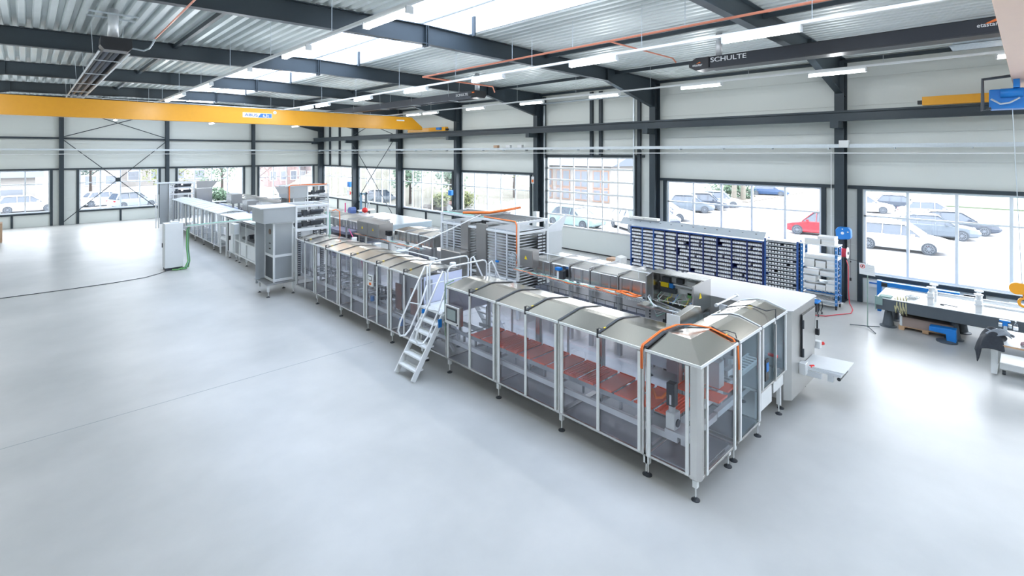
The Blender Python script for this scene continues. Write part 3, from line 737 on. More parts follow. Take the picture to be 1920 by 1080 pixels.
m = MB().tube([(10.41, 3.42, 2.05), (10.41, 3.42, 2.28), (10.43, 3.6, 2.2), (10.4, 3.9, 2.26), (10.2, 4.3, 2.17)], .012, 6); m.build('sensor_cable', DARK, b3)
B('latch', YSIGN, (10.38, 10.44, 3.85, 3.97, 2.24, 2.25), b3)
for k, (x, y) in enumerate(((10.55, 3.6), (10.9, 3.6), (10.55, 4.2))): MB().cyl((x, y, .5), (x, y, .86), .05).build('lower_post', ALUW, b3)
m = MB(); m.cyl((10.6, 3.62, 1.3), (10.6, 3.45, 1.3), .03); m.build('stop_button', RED, b3)

# steel box machine (cooling cabinet)
t = thing('cooling_cabinet', 'large flat-topped stainless steel box machine with hinged door, right end', 'machine', (12, 5, 0))
m = MB(); pts = [(11.12, 3.50), (11.22, 3.38), (12.78, 3.38), (12.86, 3.42), (12.86, 6.42), (11.12, 6.42)]
m.prism(pts, 'z', .24, 2.06); m.build('body', mat('matt_stainless', (.52, .52, .51), .38, .75, .04), t, bev=.01)
MB().prism([(11.10, 3.48), (11.21, 3.35), (12.80, 3.35), (12.89, 3.40), (12.89, 6.43), (11.10, 6.43)], 'z', 2.06, 2.085).build('top_sheet', mat('pale_steel_top', (.50, .50, .52), .38, .6, .06, 1.5), t, bev=.006)
dr = MB().box(11.80, 12.70, 3.345, 3.375, .98, 1.86).build('door', MATS['matt_stainless'], t, bev=.008)
m = MB(); m.box(11.79, 12.70, 3.34, 3.378, 1.86, 1.875); m.box(11.775, 11.79, 3.34, 3.378, .98, 1.87); m.build('door_seal', BLACK, dr)
for z in (1.08, 1.68): MB().cyl((11.78, 3.33, z-.09), (11.78, 3.33, z+.09), .022).build('hinge', DARK, dr)
MB().box(12.72, 12.80, 3.28, 3.36, 1.22, 1.36).box(12.75, 12.78, 3.31, 3.34, 1.36, 1.55).build('door_handle', BLACK, dr, bev=.01)
for (x, y) in ((11.25, 3.6), (12.7, 3.6), (11.25, 6.2), (12.7, 6.2)): foot(t, x, y, .26)
o_ = MB().box(12.30, 12.86, 2.62, 3.42, .800, .812).build('outfeed_conveyor', WHITE, t)
m = MB(); m.box(11.78, 12.35, 2.75, 3.4, .76, .80); m.box(11.70, 11.86, 3.26, 3.38, .70, .92); m.box(12.86, 12.95, 3.2, 3.4, .98, 1.14)
m = MB(); m.prism([(11.82, 3.37), (12.60, 3.37), (12.72, 2.62), (11.95, 2.62)], 'z', .80, .815); 
bpy.data.objects.remove(o_, do_unlink=True)
o_ = m.build('outfeed_belt', WHITE, t)
m = MB(); m.box(11.84, 12.66, 2.66, 3.38, .74, .795); m.box(11.86, 11.94, 2.8, 2.9, .60, .76); m.box(11.80, 11.86, 3.0, 3.38, .62, .72); m.build('outfeed_frame', ALU, o_)
MB().cyl((11.95, 2.72, .66), (12.55, 2.72, .66), .035).build('drive_roller', BLACK, o_)
B('terminal_box', ALUW, (11.66, 11.84, 3.25, 3.38, .66, .90), t, bev=.01); MB().cyl((11.86, 3.22, .80), (11.93, 3.17, .80), .035).build('stop_button', RED, t)
B('terminal_box', ALUW, (12.78, 12.92, 3.27, 3.40, .90, 1.06), t, bev=.01); MB().cyl((12.93, 3.3, .98), (13.0, 3.26, .98), .035).build('stop_button', RED, t)

# touch screen panel on bay 3, small panel on a farther bay
t = thing('touch_screen_panel', 'large touch screen in a steel housing on the machine front', 'control panel', (7.2, 9.35, 1.5))
MB().box(7.10, 7.23, 9.08, 9.62, 1.30, 1.74).build('housing', STEEL, t, bev=.01)
b_ = B('bezel', DARK, (7.092, 7.10, 9.16, 9.55, 1.38, 1.70), t); B('screen', SCREEN, (7.086, 7.092, 9.20, 9.51, 1.42, 1.66), b_)
MB().cyl((7.09, 9.14, 1.34), (7.10, 9.14, 1.34), .015).build('key_switch', BLACK, t)
t = thing('operator_terminal', 'small white control panel with orange switch on the machine front', 'control panel', (7.22, 13.4, 1.5))
B('housing', ALUW, (7.20, 7.245, 13.25, 13.56, 1.42, 1.74), t, bev=.005); b_ = B('bezel', DARK, (7.195, 7.20, 13.30, 13.50, 1.58, 1.71), t); B('screen', WHITE, (7.19, 7.195, 13.32, 13.48, 1.60, 1.69), b_)
B('rotary_switch', ORANGE, (7.18, 7.20, 13.33, 13.42, 1.46, 1.52), t)

# bays left of the stairs
JB = [10.88, 12.40, 13.78, 15.58, 17.42, 19.15]
labs = ['tinted glass machine bay with dark oven windows, left of the stairs', 'tinted glass machine bay with the small control panel', 'tinted glass machine bay, two bays left of the small control panel bay start', 'tinted glass machine bay next but one to the grey tower', 'tinted glass machine bay touching the grey tower']
labs[2] = 'tinted glass machine bay directly left of the small control panel bay'
for i in range(5):
    e = enclosure(JB[i]+.004, JB[i+1]-.004, labs[i], feet=True, seam=DARK, sw=.022)
    if i == 0:
        for (a, b_) in ((12.03, 12.48), (11.20, 11.68)):
            B('oven_window', mat('oven_dark_glass', (.16, .05, .025), .15, 0, .6, 3), (7.40, 7.43, a, min(b_-.12, 12.33), .98, 1.68), e)
        B('oven_body', STEELD, (7.55, 8.4, 10.95, 12.3, .8, 1.9), e); B('oven_shelf', ALU, (7.36, 7.55, 11.75, 12.3, .88, .9), e)
        B('filter_unit', BLUEL, (7.38, 7.46, 11.98, 12.08, .55, .76), e)
    if i == 1:
        for k in range(4): MB().cyl((7.5+.12*k, 13.45, .8), (7.5+.12*k, 13.45, 1.3), .02).build('guide_rod', DARK, e)
        MB().cyl((7.4, 13.62, .9), (7.4, 13.62, 1.05), .06).build('pump', BLUEL, e)
        B('nozzle_plate', DARK, (7.45, 8.3, 13.2, 13.5, 1.0, 1.08), e)
    if i >= 2:
        m = MB()
        for k in range(7): m.box(7.45, 8.4, JB[i]+.2+.22*k, JB[i]+.212+.22*k, 1.0, 1.015); m.cyl((7.5, JB[i]+.2+.22*k, .78), (7.5, JB[i]+.2+.22*k, 1.22), .008, n=6)
        m.build('conveyor_fingers', ALU, e)
# low crossover bay beneath the stairs
t = thing('crossover_bay', 'low machine section with white platform under the crossover stairs', 'machine', (7.94, 10.3, 0))
m = MB()
for x in (7.27, 8.56):
    m.box(x, x+.04, 9.79, 10.87, .35, .39); m.box(x, x+.04, 9.79, 9.82, .35, 1.32); m.box(x, x+.04, 10.84, 10.87, .35, 1.32)
m.build('frame', STEEL, t)
B('platform', WHITE, (7.22, 8.66, 9.83, 10.84, 1.36, 1.40), t)
B('glass_panel', TINT, (7.275, 7.282, 9.84, 10.83, .40, 1.32), t)
m = MB(); m.box(7.44, 7.50, 9.8, 10.86, .68, .78); m.box(8.37, 8.43, 9.8, 10.86, .68, .78); m.bar((7.6, 9.9, .4), (7.6, 10.7, 1.0), .06, .06, (1, 0, 0)); m.build('support_beam', ALUW, t)
LIL = mat('lilac_white_panel', (.62, .65, .80), .4, 0, .03)
B('side_panel', LIL, (7.36, 8.60, 10.865, 10.885, 1.40, 2.10), t); B('side_panel', LIL, (7.36, 8.60, 9.795, 9.80, 1.40, 2.05), t)
B('panel_window', STEELD, (7.40, 7.62, 10.855, 10.865, 1.5, 2.0), t)
foot(t, 7.35, 10.72, .35)
MB().tube([(7.24, 9.79, .9), (7.24, 9.79, 2.0), (7.26, 9.79, 2.14), (7.5, 9.79, 2.19)], .014, 8).build('green_hose', mat('dull_green_hose', (.18, .30, .18), .5), t, smooth=True)

# stairs with handrails
t = thing('step_ladder', 'white aluminium crossover stairs with looped handrails, left of the touch screen', 'stairs', (6.9, 10.25, 0))
ya, yb_ = 9.90, 10.62
m = MB()
for y in (ya, yb_): m.bar((6.40, y, 0.02), (7.30, y, 1.42), .035, .13)
m.build('stringer', ALUW, t, bev=.004)
for k in range(6):
    z = .235*(k+1); x = 6.40+.9*z/1.42
    m = MB().box(x-.10, x+.14, ya, yb_, z-.035, z)
    for q in range(4): m.box(x-.09+q*.06, x-.065+q*.06, ya+.02, yb_-.02, z, z+.006)
    m.build('tread', ALUW, t)
def rail(pts, r=.022): return MB().tube(pts, r, 8).build('handrail', ALUW, t, smooth=True)
for y in (ya-.02, yb_+.02):
    rail([(7.30, y, 1.40), (7.30, y, 2.42), (7.24, y, 2.44), (6.52, y, 1.20), (6.46, y, 1.0), (6.52, y, .86), (6.66, y, .84), (6.80, y, .96), (7.10, y, 1.5), (7.30, y, 1.95)])
    rail([(7.38, y, 1.40), (7.38, y, 2.42), (7.44, y, 2.50), (7.52, y, 2.52), (8.50, y, 2.52), (8.58, y, 2.50), (8.64, y, 2.42), (8.64, y, 1.40)])
    rail([(7.38, y, 1.95), (8.64, y, 1.95)], .016)
    rail([(8.74, y, 1.35), (8.74, y, 2.42), (8.82, y, 2.46), (9.45, y, 1.30)])
    rail([(6.78, y, 1.62), (7.1, y, 1.5)], .014)
m = MB()
for y in (ya, yb_): m.bar((8.72, y, 1.40), (9.55, y, .02), .035, .11)
for k in range(5): m.box(8.80+.15*k, 9.0+.15*k, ya, yb_, 1.15-.235*k, 1.18-.235*k)
m.build('rear_steps', ALUW, t)
B('corner_guard', BLUEL, (7.1, 7.2, ya-.03, ya-.0, 1.10, 1.30), t); B('corner_guard', BLUEL, (7.12, 7.2, yb_-.03, yb_, 1.28, 1.38), t)
m = MB(); m.bar((6.42, ya, .35), (6.42, yb_, .35), .02, .02); 

# ---- grey tower 1
def tower(X, Y, label, ztop_=3.3, mirror=False, plate=True, lobe=True):
    t = thing('lift_tower', label, 'machine', (X, Y, 0)); s = -1 if not mirror else 1
    def bx(a, b, *r): return (X+s*a if s < 0 else X+a, X+s*b if s < 0 else X+b)+r
    # main open frame  X .. X+1.3 (right of the lobe)
    m = MB(); F0, F1 = X, X+1.30; Y0, Y1 = Y, Y+1.4; p = .07
    for x in (F0, F1-p):
        for y in (Y0, Y1-p): m.box(x, x+p, y, y+p, .3, ztop_)
    for z in (2.32, 2.75, ztop_-.08):
        for y in (Y0, Y1-p): m.box(F0, F1, y, y+p, z, z+.09)
        for x in (F0, F1-p): m.box(x, x+p, Y0, Y1, z, z+.09)
    m.build('frame', ALUW, t, bev=.006)
    for i, z in enumerate((2.48, 2.90)):
        m = MB(); m.cyl((F0+.65, Y0+.22, z+.12), (F0+1.15, Y0+.22, z+.12), .075); m.cyl((F0+.12, Y0+.25, z+.02), (F0+.3, Y0+.25, z+.02), .08); m.box(F0+.35, F0+.5, Y0+.15, Y0+.35, z-.02, z+.2); m.box(F0+.15, F1-.1, Y0+.5, Y0+.56, z-.04, z+.04); m.box(F0+.1, F1-.1, Y0+.9, Y0+1.0, z-.04, z+.05)
        m.build('lift_motor', DARK, t, smooth=False)
    for a in (.10, .72, 1.0):
        m = MB(); m.box(F0+a, F0+a+.14, Y0+.12, Y0+.16, .6, 2.3); m.build('rack_guide', DARK, t)
        m = MB(); z = .7
        while z < 2.28: m.box(F0+a+.03, F0+a+.12, Y0+.10, Y0+.12, z, z+.025); z += .075
        m.build('rack_teeth', ALU, t)
    B('rear_panel', CABG, (F0+.1, F1-.1, Y1-.1, Y1-.08, .5, 2.3), t)
    B('centre_panel', ALUW, (F0+.32, F0+.62, Y0+.2, Y0+.22, .6, 2.3), t)
    # closed lobe
    G = mat('tower_grey_panel', (.44, .47, .49), .4, .55, .04, 2)
    if not lobe:
        MB().box(X-.78, X-.22, Y-.02, Y+.02, .35, ztop_-.05).build('wing_panel', G, t); MB().box(X-.95, X+.2, Y-.1, Y+1.3, ztop_-.05, ztop_).build('hood_top', ALU, t)
        for x in (X-1.0, X-.85): MB().box(x, x+.06, Y+.2, Y+.26, .05, 2.4).build('side_post', ALUW, t)
        foot(t, F1-.1, Y+.1, .35); foot(t, X+.05, Y+.1, .35); return t
    l0, l1 = (X-.75, X-.02) if not mirror else (X+1.32, X+2.05)
    m = MB(); p = .06
    for x in (l0, l1-p):
        for y in (Y+.15, Y+1.05): m.box(x, x+p, y, y+p, .5, 2.75)
    for z in (.52, 1.42, 2.66):
        for y in (Y+.15, Y+1.05): m.box(l0, l1, y, y+p, z, z+.09)
        for x in (l0, l1-p): m.box(x, x+p, Y+.15, Y+1.1, z, z+.09)
    m.build('lobe_frame', ALUW, t, bev=.005)
    B('front_panel', G, (l0+.05, l1-.05, Y+.17, Y+.18, .6, 1.42), t); B('front_panel', G, (l0+.05, l1-.05, Y+.17, Y+.18, 1.5, 2.66), t)
    lp = B('side_panel', G, (l0+.02, l0+.03, Y+.2, Y+1.06, 1.5, 2.66), t); B('side_opening', DARK, (l0+.02, l0+.03, Y+.2, Y+1.06, .6, 1.42), t)
    MB().cyl((l0-.002, Y+.55, 2.35), (l0+.02, Y+.55, 2.35), .10, n=20).build('port_hole', mat('brown_port', (.18, .13, .10), .5), lp)
    for z in (1.9, 1.7): B('slot', BLACK, (l0-.002, l0+.02, Y+.5, Y+.62, z, z+.03), lp)
    w0, w1 = (l0-.30, l0+.02) if not mirror else (l1-.02, l1+.30)
    MB().box(w0, w1, Y+1.15, Y+1.18, .35, 2.8).build('wing_panel', G, t)
    h0, h1 = (l0-.38, l1+.03) if not mirror else (l0-.03, l1+.38)
    MB().box(h0, h1, Y+.02, Y+.04, 2.72, ztop_-.03).box(h0, h0+.02, Y+.02, Y+1.3, 2.72, ztop_-.03).build('hood', G, t)
    MB().box(h0-.12, h1, Y-.02, Y+1.4, ztop_-.03, ztop_).build('hood_top', ALU, t)
    if plate:
        MB().box(l0-.28, l1+.15, Y+.02, Y+1.4, .46, .50).build('base_plate', STEELD, t, bev=.005)
    for (x, y) in ((l0-.18, Y+.15), (l0-.18, Y+1.1), (l1-.02, Y+.12), (l1-.02, Y+1.1), (F1-.1, Y+.1), (F1-.1, Y+1.3)): foot(t, x, y, .46 if x < F1-.2 else .35)
    return t
tower(7.30, 19.30, 'tall grey lift tower standing on a raised base plate, left of centre')
# stacks of cables on the tower side
m = MB()
for k in range(7): m.tube([(8.62, 19.35+.06*k, 2.9), (8.66, 19.35+.06*k, 2.95), (8.7, 19.3+.06*k, 1.4)], .012, 5)
tag(m.build('cable_bundle', MINT), 'pale green vertical cable bundle on the right side of the grey tower', 'cables')
cable([(8.6, 19.0, 3.05), (8.72, 18.95, 3.08), (8.85, 18.9, 3.0), (8.87, 18.88, 1.6)], .02, ORANGE, 'orange cable hanging down at the right side of the grey tower')
cable([(9.1, 18.6, 2.3), (9.35, 18.2, 1.5), (9.5, 18.0, .02)], .014, PINKC, 'pink cable slanting down right of the grey tower')

# ---- line D: bright glazed bays behind the tower
JD = [29.75, 31.0, 33.2, 35.2, 37.3, 39.4, 41.4]
od = ['nearest', 'second nearest', 'third nearest', 'fourth nearest', 'fifth nearest', 'farthest']
for i in range(6):
    enclosure(JD[i], JD[i+1]-.02, 'clear glazed bay with white posts behind the tower, %s of its row' % od[i], gl=TINTC, group='clear bays of the far machine line', roofm=ALU, seam=ALU, detail=False, postm=ALUW, n=2, inner=False)
t = thing('white_cabinet', 'white machine cabinet door with black handle in the far line', 'machine', (7.9, 27.8, 0))
B('body', CABG, (7.30, 8.58, 27.0, 28.35, .35, 2.1), t, bev=.01); b_ = B('door', WHITE, (7.26, 7.30, 27.15, 27.85, .42, 2.0), t, bev=.005)
B('door_handle', BLACK, (7.20, 7.26, 27.55, 27.65, 1.0, 1.2), b_); B('door_post', DARK, (7.26, 7.30, 28.0, 28.05, .4, 2.0), t)
m = MB(); sheet(m, roofprof(7.27, 8.6, 2.1), 'y', 27, 28.35); m.build('roof_panel', ALU, t)
for y in (27.1, 28.2): foot(t, 7.4, y)
t = thing('open_machine_frame', 'open white machine frame with dark rollers left of the grey tower', 'machine', (7.9, 25.3, 0))
m = MB()
for y in (21.0, 23.9, 25.2, 26.2, 26.95):
    for x in (7.28, 8.54): m.box(x, x+.06, y, y+.06, .35, 2.05)
for z in (.38, 1.05, 2.02):
    for x in (7.28, 8.54): m.box(x, x+.05, 21.0, 26.95, z, z+.05)
m.build('frame', ALUW, t)
m = MB()
for k in range(5): m.cyl((7.4, 22+.8*k, 1.4+.1*(k % 2)), (8.5, 22+.8*k, 1.4+.1*(k % 2)), .10)
m.box(7.5, 8.4, 21.5, 26.5, 1.15, 1.25); m.build('roller', DARK, t)
B('screen_housing', CABG, (7.0, 7.25, 26.0, 26.55, 1.45, 1.95), t, bev=.01); B('dark_hood', DARK, (7.3, 8.5, 21.1, 26.0, 1.85, 2.0), t)
B('lower_panel', ALUW, (7.32, 7.34, 24.0, 25.15, .45, 1.02), t); B('lower_panel', ALUW, (7.32, 7.34, 25.25, 26.15, .45, 1.02), t)
m = MB(); sheet(m, roofprof(7.27, 8.6, 2.1), 'y', 21.0, 26.95); m.build('roof_panel', ALU, t)
for y in (23.95, 25.5, 26.6): foot(t, 7.4, y)
t = thing('service_table', 'low white open service section of the far line', 'machine', (7.9, 29, 0))
m = MB()
for (x, y) in ((7.3, 28.5), (7.3, 29.6), (8.5, 28.5), (8.5, 29.6)): m.box(x, x+.06, y, y+.06, .03, 2.05)
m.box(7.3, 8.55, 28.45, 29.68, 1.5, 1.55); m.box(7.3, 8.55, 28.45, 29.68, .8, .84); m.box(7.3, 8.55, 28.45, 29.68, 2.02, 2.08); m.build('frame', ALUW, t)
B('shelf', WHITE, (7.32, 8.5, 28.6, 29.5, .84, .95), t)
tower(7.45, 42.2, 'far grey lift tower at the left end of the machine line', ztop_=3.2, lobe=False)
m = MB()
for k in range(22): m.box(7.22, 7.40, 41.95, 42.15, .6+.11*k, .65+.11*k)
m.box(7.17, 7.22, 41.9, 42.15, .03, 3.1); tag(m.build('chain_rack', ALU), 'tooth rack standing beside the far grey tower', 'rack')
m = MB(); m.prism([(8.9, 2.75), (9.9, 2.75), (10.3, 3.25), (8.9, 3.25)], 'y', 42.2, 42.25); m.box(8.9, 9.9, 42.2, 43.5, 1.2, 2.7); tag(m.build('flared_hood', STEELD), 'flared steel hood right of the far grey tower', 'hood')

# duct bridge of cables from the power cabinet to the line
t = thing('power_cabinet', 'tall white free-standing control cabinet on the open floor', 'cabinet', (4.8, 27.4, 0))
MB().box(4.45, 5.15, 26.95, 27.55, .12, 2.12).build('body', WHITE, t, bev=.01); MB().box(4.47, 5.13, 26.97, 27.53, 0, .12).build('plinth', DARK, t)
B('door_seam', CABG, (4.442, 4.45, 27.0, 27.02, .14, 2.1), t); MB().box(4.7, 5.0, 27.0, 27.4, 2.12, 2.17).build('cable_entry', ALU, t)
B('door_handle', BLACK, (4.42, 4.45, 27.45, 27.5, 1.0, 1.2), t)
for k, mm in enumerate((GREENC, GREENC, MINT, DARK, GREENC)):
    m = MB().tube([(5.0+.03*k, 26.9, .05), (5.2+.03*k, 26.85-.02*k, .10), (5.32+.02*k, 26.9, .35), (5.28+.02*k, 27.0, 1.0), (5.30+.02*k, 27.0, 1.75), (5.4, 27.0, 1.92)], .022, 6)
    tag(m.build('cable', mm, smooth=True), ['bright green cable beside the white control cabinet', 'green cable in the bundle rising beside the white control cabinet', 'mint cable in the bundle rising beside the white control cabinet', 'dark cable in the bundle rising beside the white control cabinet', 'outermost green cable beside the white control cabinet'][k], 'cable')
m = MB().tube([(5.0, 26.8, .04), (5.1, 26.7, .05), (5.25, 26.8, .04), (5.1, 26.9, .06), (4.9, 26.75, .04), (4.7, 26.85, .05)], .03, 6)
tag(m.build('cable_coil', GREENC, smooth=True), 'loose coil of green cable on the floor at the cabinet foot', 'cable')
t = thing('cable_bridge', 'long pale cable tray bridging from the cabinet to the machine line', 'cable tray', (6, 25, 1.9))
m = MB(); m.bar((5.35, 27.0, 1.92), (7.35, 24.6, 2.28), .30, .05); m.build('tray', ALUW, t)
m = MB(); m.bar((5.35, 27.0, 1.96), (7.35, 24.6, 2.32), .22, .03); m.bar((7.35, 24.6, 2.30), (7.2, 20.7, 2.30), .22, .03); m.build('cables', MINT, t)
m = MB().tube([(4.5, 26.9, .02), (4.2, 26.6, .012), (3.6, 26.15, .012), (2.6, 25.98, .012), (1.2, 25.95, .012), (-.8, 26.07, .012), (-3.2, 26.3, .012)], .014, 6)
tag(m.build('floor_cable', DARK, smooth=True), 'thin dark cable lying across the pale floor at left', 'cable')

# ================================================================== INNER LINE (parallel, behind)
def tunnel(y0, y1, label, x0=11.0, x1=12.34, zb=1.72, zt=2.12, legs=True, clean=False):
    t = thing('conveyor_tunnel', label, 'machine', ((x0+x1)/2, (y0+y1)/2, 0), group='steel hoods of the inner line')
    MB().prism([(x0, zb), (x0, zt-.03), (x0+.05, zt), ((x0+x1)/2, zt+.06), (x1-.05, zt), (x1, zt-.03), (x1, zb)], 'y', y0+.015, y1-.015).build('hood', STEEL, t, bev=.008)
    m = MB(); m.box(x0-.02, x0, y0, y0+.03, zb-.02, zt+.01); m.box(x0-.01, x1, y0-.012, y0+.012, zt+.02, zt+.07)
    k = y0+.25
    while k < y1-.1: m.box(x0-.015, x0+.0, k, k+.06, zb, zt-.04); k += .3
    m.build('rib', STEELD, t)
    if legs:
        for x in (x0+.02, x1-.08): MB().box(x, x+.10, y0-.04, y0+.06, .05, zb).build('leg', STEELD, t)
        m = MB(); m.box(x0+.02, x0+.08, y0, y1, 1.0, 1.10); m.box(x1-.08, x1-.02, y0, y1, 1.0, 1.10); m.box(x0+.02, x0+.08, y0, y1, .42, .50); m.box(x1-.08, x1-.02, y0, y1, .42, .50)
        m.build('frame_beam', STEELD, t)
        B('conveyor_bed', mat('conveyor_dark_blue_grey', (.16, .18, .24), .5, .2, .1), (x0+.1, x1-.1, y0, y1, 1.18, 1.26), t)
        m = MB(); m.cyl((x0+.02, y0+.05, 1.40), (x0+.02, y1, 1.40), .01, n=5)
        k = y0+.15
        while k < y1: m.cyl((x0+.02, k, 1.26), (x0+.02, k, 1.40), .007, n=5); k += .28
        m.build('guide_rail', DARK, t)
    return t
JC = [6.45, 7.40, 8.31, 9.02, 9.74, 10.45]
for i in range(5):
    tunnel(JC[i], JC[i+1], 'low steel hood of the inner line, %s from the open control box' % ['first', 'second', 'third', 'fourth', 'fifth'][i])
# end block of inner line beneath the open control box
t = thing('drive_cabinet', 'grey steel machine end block under the open control box', 'machine', (11, 5.7, 0))
B('body', STEELD, (10.62, 11.10, 5.05, 6.40, .3, 1.72), t, bev=.01); B('top_plate', STEEL, (10.3, 11.1, 5.03, 6.42, 1.72, 1.76), t)
B('slot', BLACK, (10.61, 10.62, 5.85, 5.93, 1.15, 1.45), t); B('black_unit', BLACK, (10.40, 10.62, 5.05, 5.75, 1.0, 1.68), t, bev=.01)
for z in (1.4, 1.47, 1.54, 1.61): B('vent', BLACK, (10.61, 10.62, 6.25, 6.28, z, z+.04), t)
foot(t, 10.7, 5.2, .3); foot(t, 10.7, 6.3, .3)
# open electrical box
t = thing('open_control_box', 'open electrical control box with wiring and yellow warning triangle', 'control box', (10.8, 5.6, 2.2))
bx0, bx1, by0, by1, bz0, bz1 = 10.76, 11.12, 5.02, 6.28, 1.84, 2.46
m = MB(); m.box(bx0, bx1, by0, by1, bz0-.02, bz0); m.box(bx1-.02, bx1, by0, by1, bz0, bz1); m.box(bx0, bx1, by1-.02, by1, bz0, bz1); m.box(bx0, bx1, by0, by0+.02, bz0, bz1)
m.box(bx0-.03, bx1, by0-.02, by1+.02, bz1, bz1+.02); m.build('housing', STEEL, t, bev=.005)
dr = MB().prism([(bx0-.50, bz0+.16), (bx0, bz0-.04), (bx0, bz1+.01), (bx0-.50, bz1-.03)], 'y', by0-.01, by0+.02).build('door', STEEL, t)
MB().prism([(bx0-.24, 2.12), (bx0-.12, 2.12), (bx0-.18, 2.24)], 'y', by0-.016, by0-.01).build('warning_triangle', YSIGN, dr)
MB().prism([(bx0-.28, bz0-.02), (bx0, bz0-.02), (bx0, bz1), (bx0-.28, bz1-.06)], 'y', by1-.01, by1+.02).build('door', STEELD, t)
B('mounting_plate', CABG, (bx1-.05, bx1-.02, by0+.04, by1-.04, bz0+.02, bz1-.02), t)
m = MB(); m.box(bx1-.14, bx1-.05, by0+.05, by1-.05, 2.18, 2.21); m.box(bx1-.10, bx1-.05, by0+.05, by1-.05, 2.40, 2.44); m.build('din_rail', ALU, t)
for k, (a, b_, mm, z) in enumerate(((5.95, 6.15, DARK, 2.22), (5.62, 5.78, DARK, 2.24), (5.3, 5.5, CABG, 2.22), (5.98, 6.18, YSIGN, 2.10), (5.86, 5.96, BLUEL, 2.10), (5.8, 6.2, DARK, 1.98), (5.3, 5.7, CABG, 2.02), (5.15, 5.27, ORANGE, 1.98), (5.4, 5.5, GREENC, 1.96))):
    B('electrical_module', mm, (bx1-.16, bx1-.05, a, b_, z, z+.11), t)
random.seed(3)
for k in range(14):
    y = 5.1+.08*k; m = MB().tube([(bx1-.12, y, 1.97+.03*random.random()), (bx0+.2, y+.08*random.uniform(-1, 1), 1.90), (bx0+.06, y+.12*random.uniform(-1, 1), 1.88), (bx0-.02, y+.1*random.uniform(-1, 1), 1.80)], .006, 5)
    m.build('wire', [ALUW, MINT, BLUEL, CABG, YSIGN, GREENC][k % 6], t)
# wire mesh cable tray in front of the inner line
def mesh_tray(pts, wd, label, step=.1):
    t = thing('mesh_cable_tray', label, 'cable tray', pts[0]); m = MB()
    for i in range(len(pts)-1):
        a = Vector(pts[i]); b = Vector(pts[i+1]); d = (b-a); L = d.length; d.normalize(); s_ = d.cross(Vector((0, 0, 1))).normalized()
        for k in range(4):
            o = s_*wd*(k/3.-.5); m.tube([a+o, b+o], .006, 4)
        for sg_ in (-.5, .5): m.tube([a+s_*wd*sg_+Vector((0, 0, .06)), b+s_*wd*sg_+Vector((0, 0, .06))], .006, 4)
        q = 0
        while q < L:
            c = a+d*q; m.tube([c-s_*wd/2+Vector((0, 0, .06)), c-s_*wd/2, c+s_*wd/2, c+s_*wd/2+Vector((0, 0, .06))], .005, 4); q += step
    m.build('mesh', GALV, t); return t
mt = mesh_tray([(10.78, 11.2, 1.70), (10.78, 6.4, 1.70), (10.3, 5.2, 1.72)], .24, 'wire mesh cable tray running along the inner line')
mesh_tray([(10.78, 24.5, 1.62), (10.78, 16.0, 1.62)], .24, 'wire mesh cable tray left of the plate stacker', .16)
random.seed(5)
def along(x, z, ya, yb, m_, label, r=.012, amp=.05, n=14):
    pts = [(x+amp*random.uniform(-1, 1), ya+(yb-ya)*k/n, z+.02*random.random()) for k in range(n+1)]
    return tag(MB().tube(pts, r, 5).build('cable', m_, smooth=True), label, 'cable')
for k, (mm, nm) in enumerate(((ORANGE, 'orange'), (ORANGE, 'orange'), (MINT, 'pale green'), (DARK, 'dark'), (MINT, 'pale green'), (ALUW, 'white'))):
    along(10.70+.03*k, 1.73, 11.0, 7.2, mm, '%s cable in the mesh tray right of the plate stacker' % nm if k not in (1, 4) else 'second %s cable in the mesh tray right of the plate stacker' % nm)
    along(10.70+.03*k, 1.65, 24.3, 16.1, mm, '%s cable in the mesh tray left of the plate stacker' % nm if k not in (1, 4) else 'second %s cable in the mesh tray left of the plate stacker' % nm, n=22)
for r_, nm in ((.16, 'outer'), (.11, 'inner')):
    pts = [(10.76+r_*math.cos(a)*.7, 6.95+2.2*r_*math.sin(a), 1.80+.02*math.sin(3*a)) for a in [k*.4 for k in range(17)]]
    tag(MB().tube([(10.8, 8.0, 1.76), (10.85, 7.5, 1.78)]+pts, .018, 6).build('cable', ORANGE, smooth=True), '%s loop of orange cable coiled on the inner line tray' % nm, 'cable')
random.seed(11)
for k in range(9):
    m = MB().tube([(10.72, 6.3, 1.95-.03*k), (10.5, 6.25-.03*k, 1.92-.05*k), (10.45, 6.05-.05*k, 1.74), (10.4, 5.5-.04*k, 1.76), (10.35+.02*k, 5.0, 1.78)], .012, 5)
    tag(m.build('cable', [ALUW, CABG, ALUW, MINT, DARK][k % 5], smooth=True), 'thin cable fanning over the mesh tray below the open control box, %s from the left' % ['first', 'second', 'third', 'fourth', 'fifth', 'sixth', 'seventh', 'eighth', 'last'][k], 'cable', group='thin cables below the open control box')
# closed control boxes with warning signs
def ebox(x0, x1, y0, y1, z0, z1, label, n=1):
    t = thing('control_box', label, 'control box', ((x0+x1)/2, (y0+y1)/2, z0))
    MB().box(x0, x1, y0, y1, z0, z1).build('housing', mat('box_brushed_steel', (.40, .39, .38), .38, .8, .05, 3), t, bev=.01)
    for k in range(n):
        a = y0+(y1-y0)*k/n; b = y0+(y1-y0)*(k+1)/n; c = (a+b)/2
        dd = B('door', MATS['box_brushed_steel'], (x0-.02, x0, a+.01, b-.01, z0+.02, z1-.02), t, bev=.004)
        MB().prism([(c-.06, (z0+z1)/2-.03), (c+.06, (z0+z1)/2-.03), (c, (z0+z1)/2+.08)], 'x', x0-.026, x0-.02).build('warning_triangle', YSIGN, dd)
    return t
ebox(10.72, 11.0, 10.20, 10.72, 1.90, 2.42, 'closed steel control box with warning triangle right of the plate stacker')
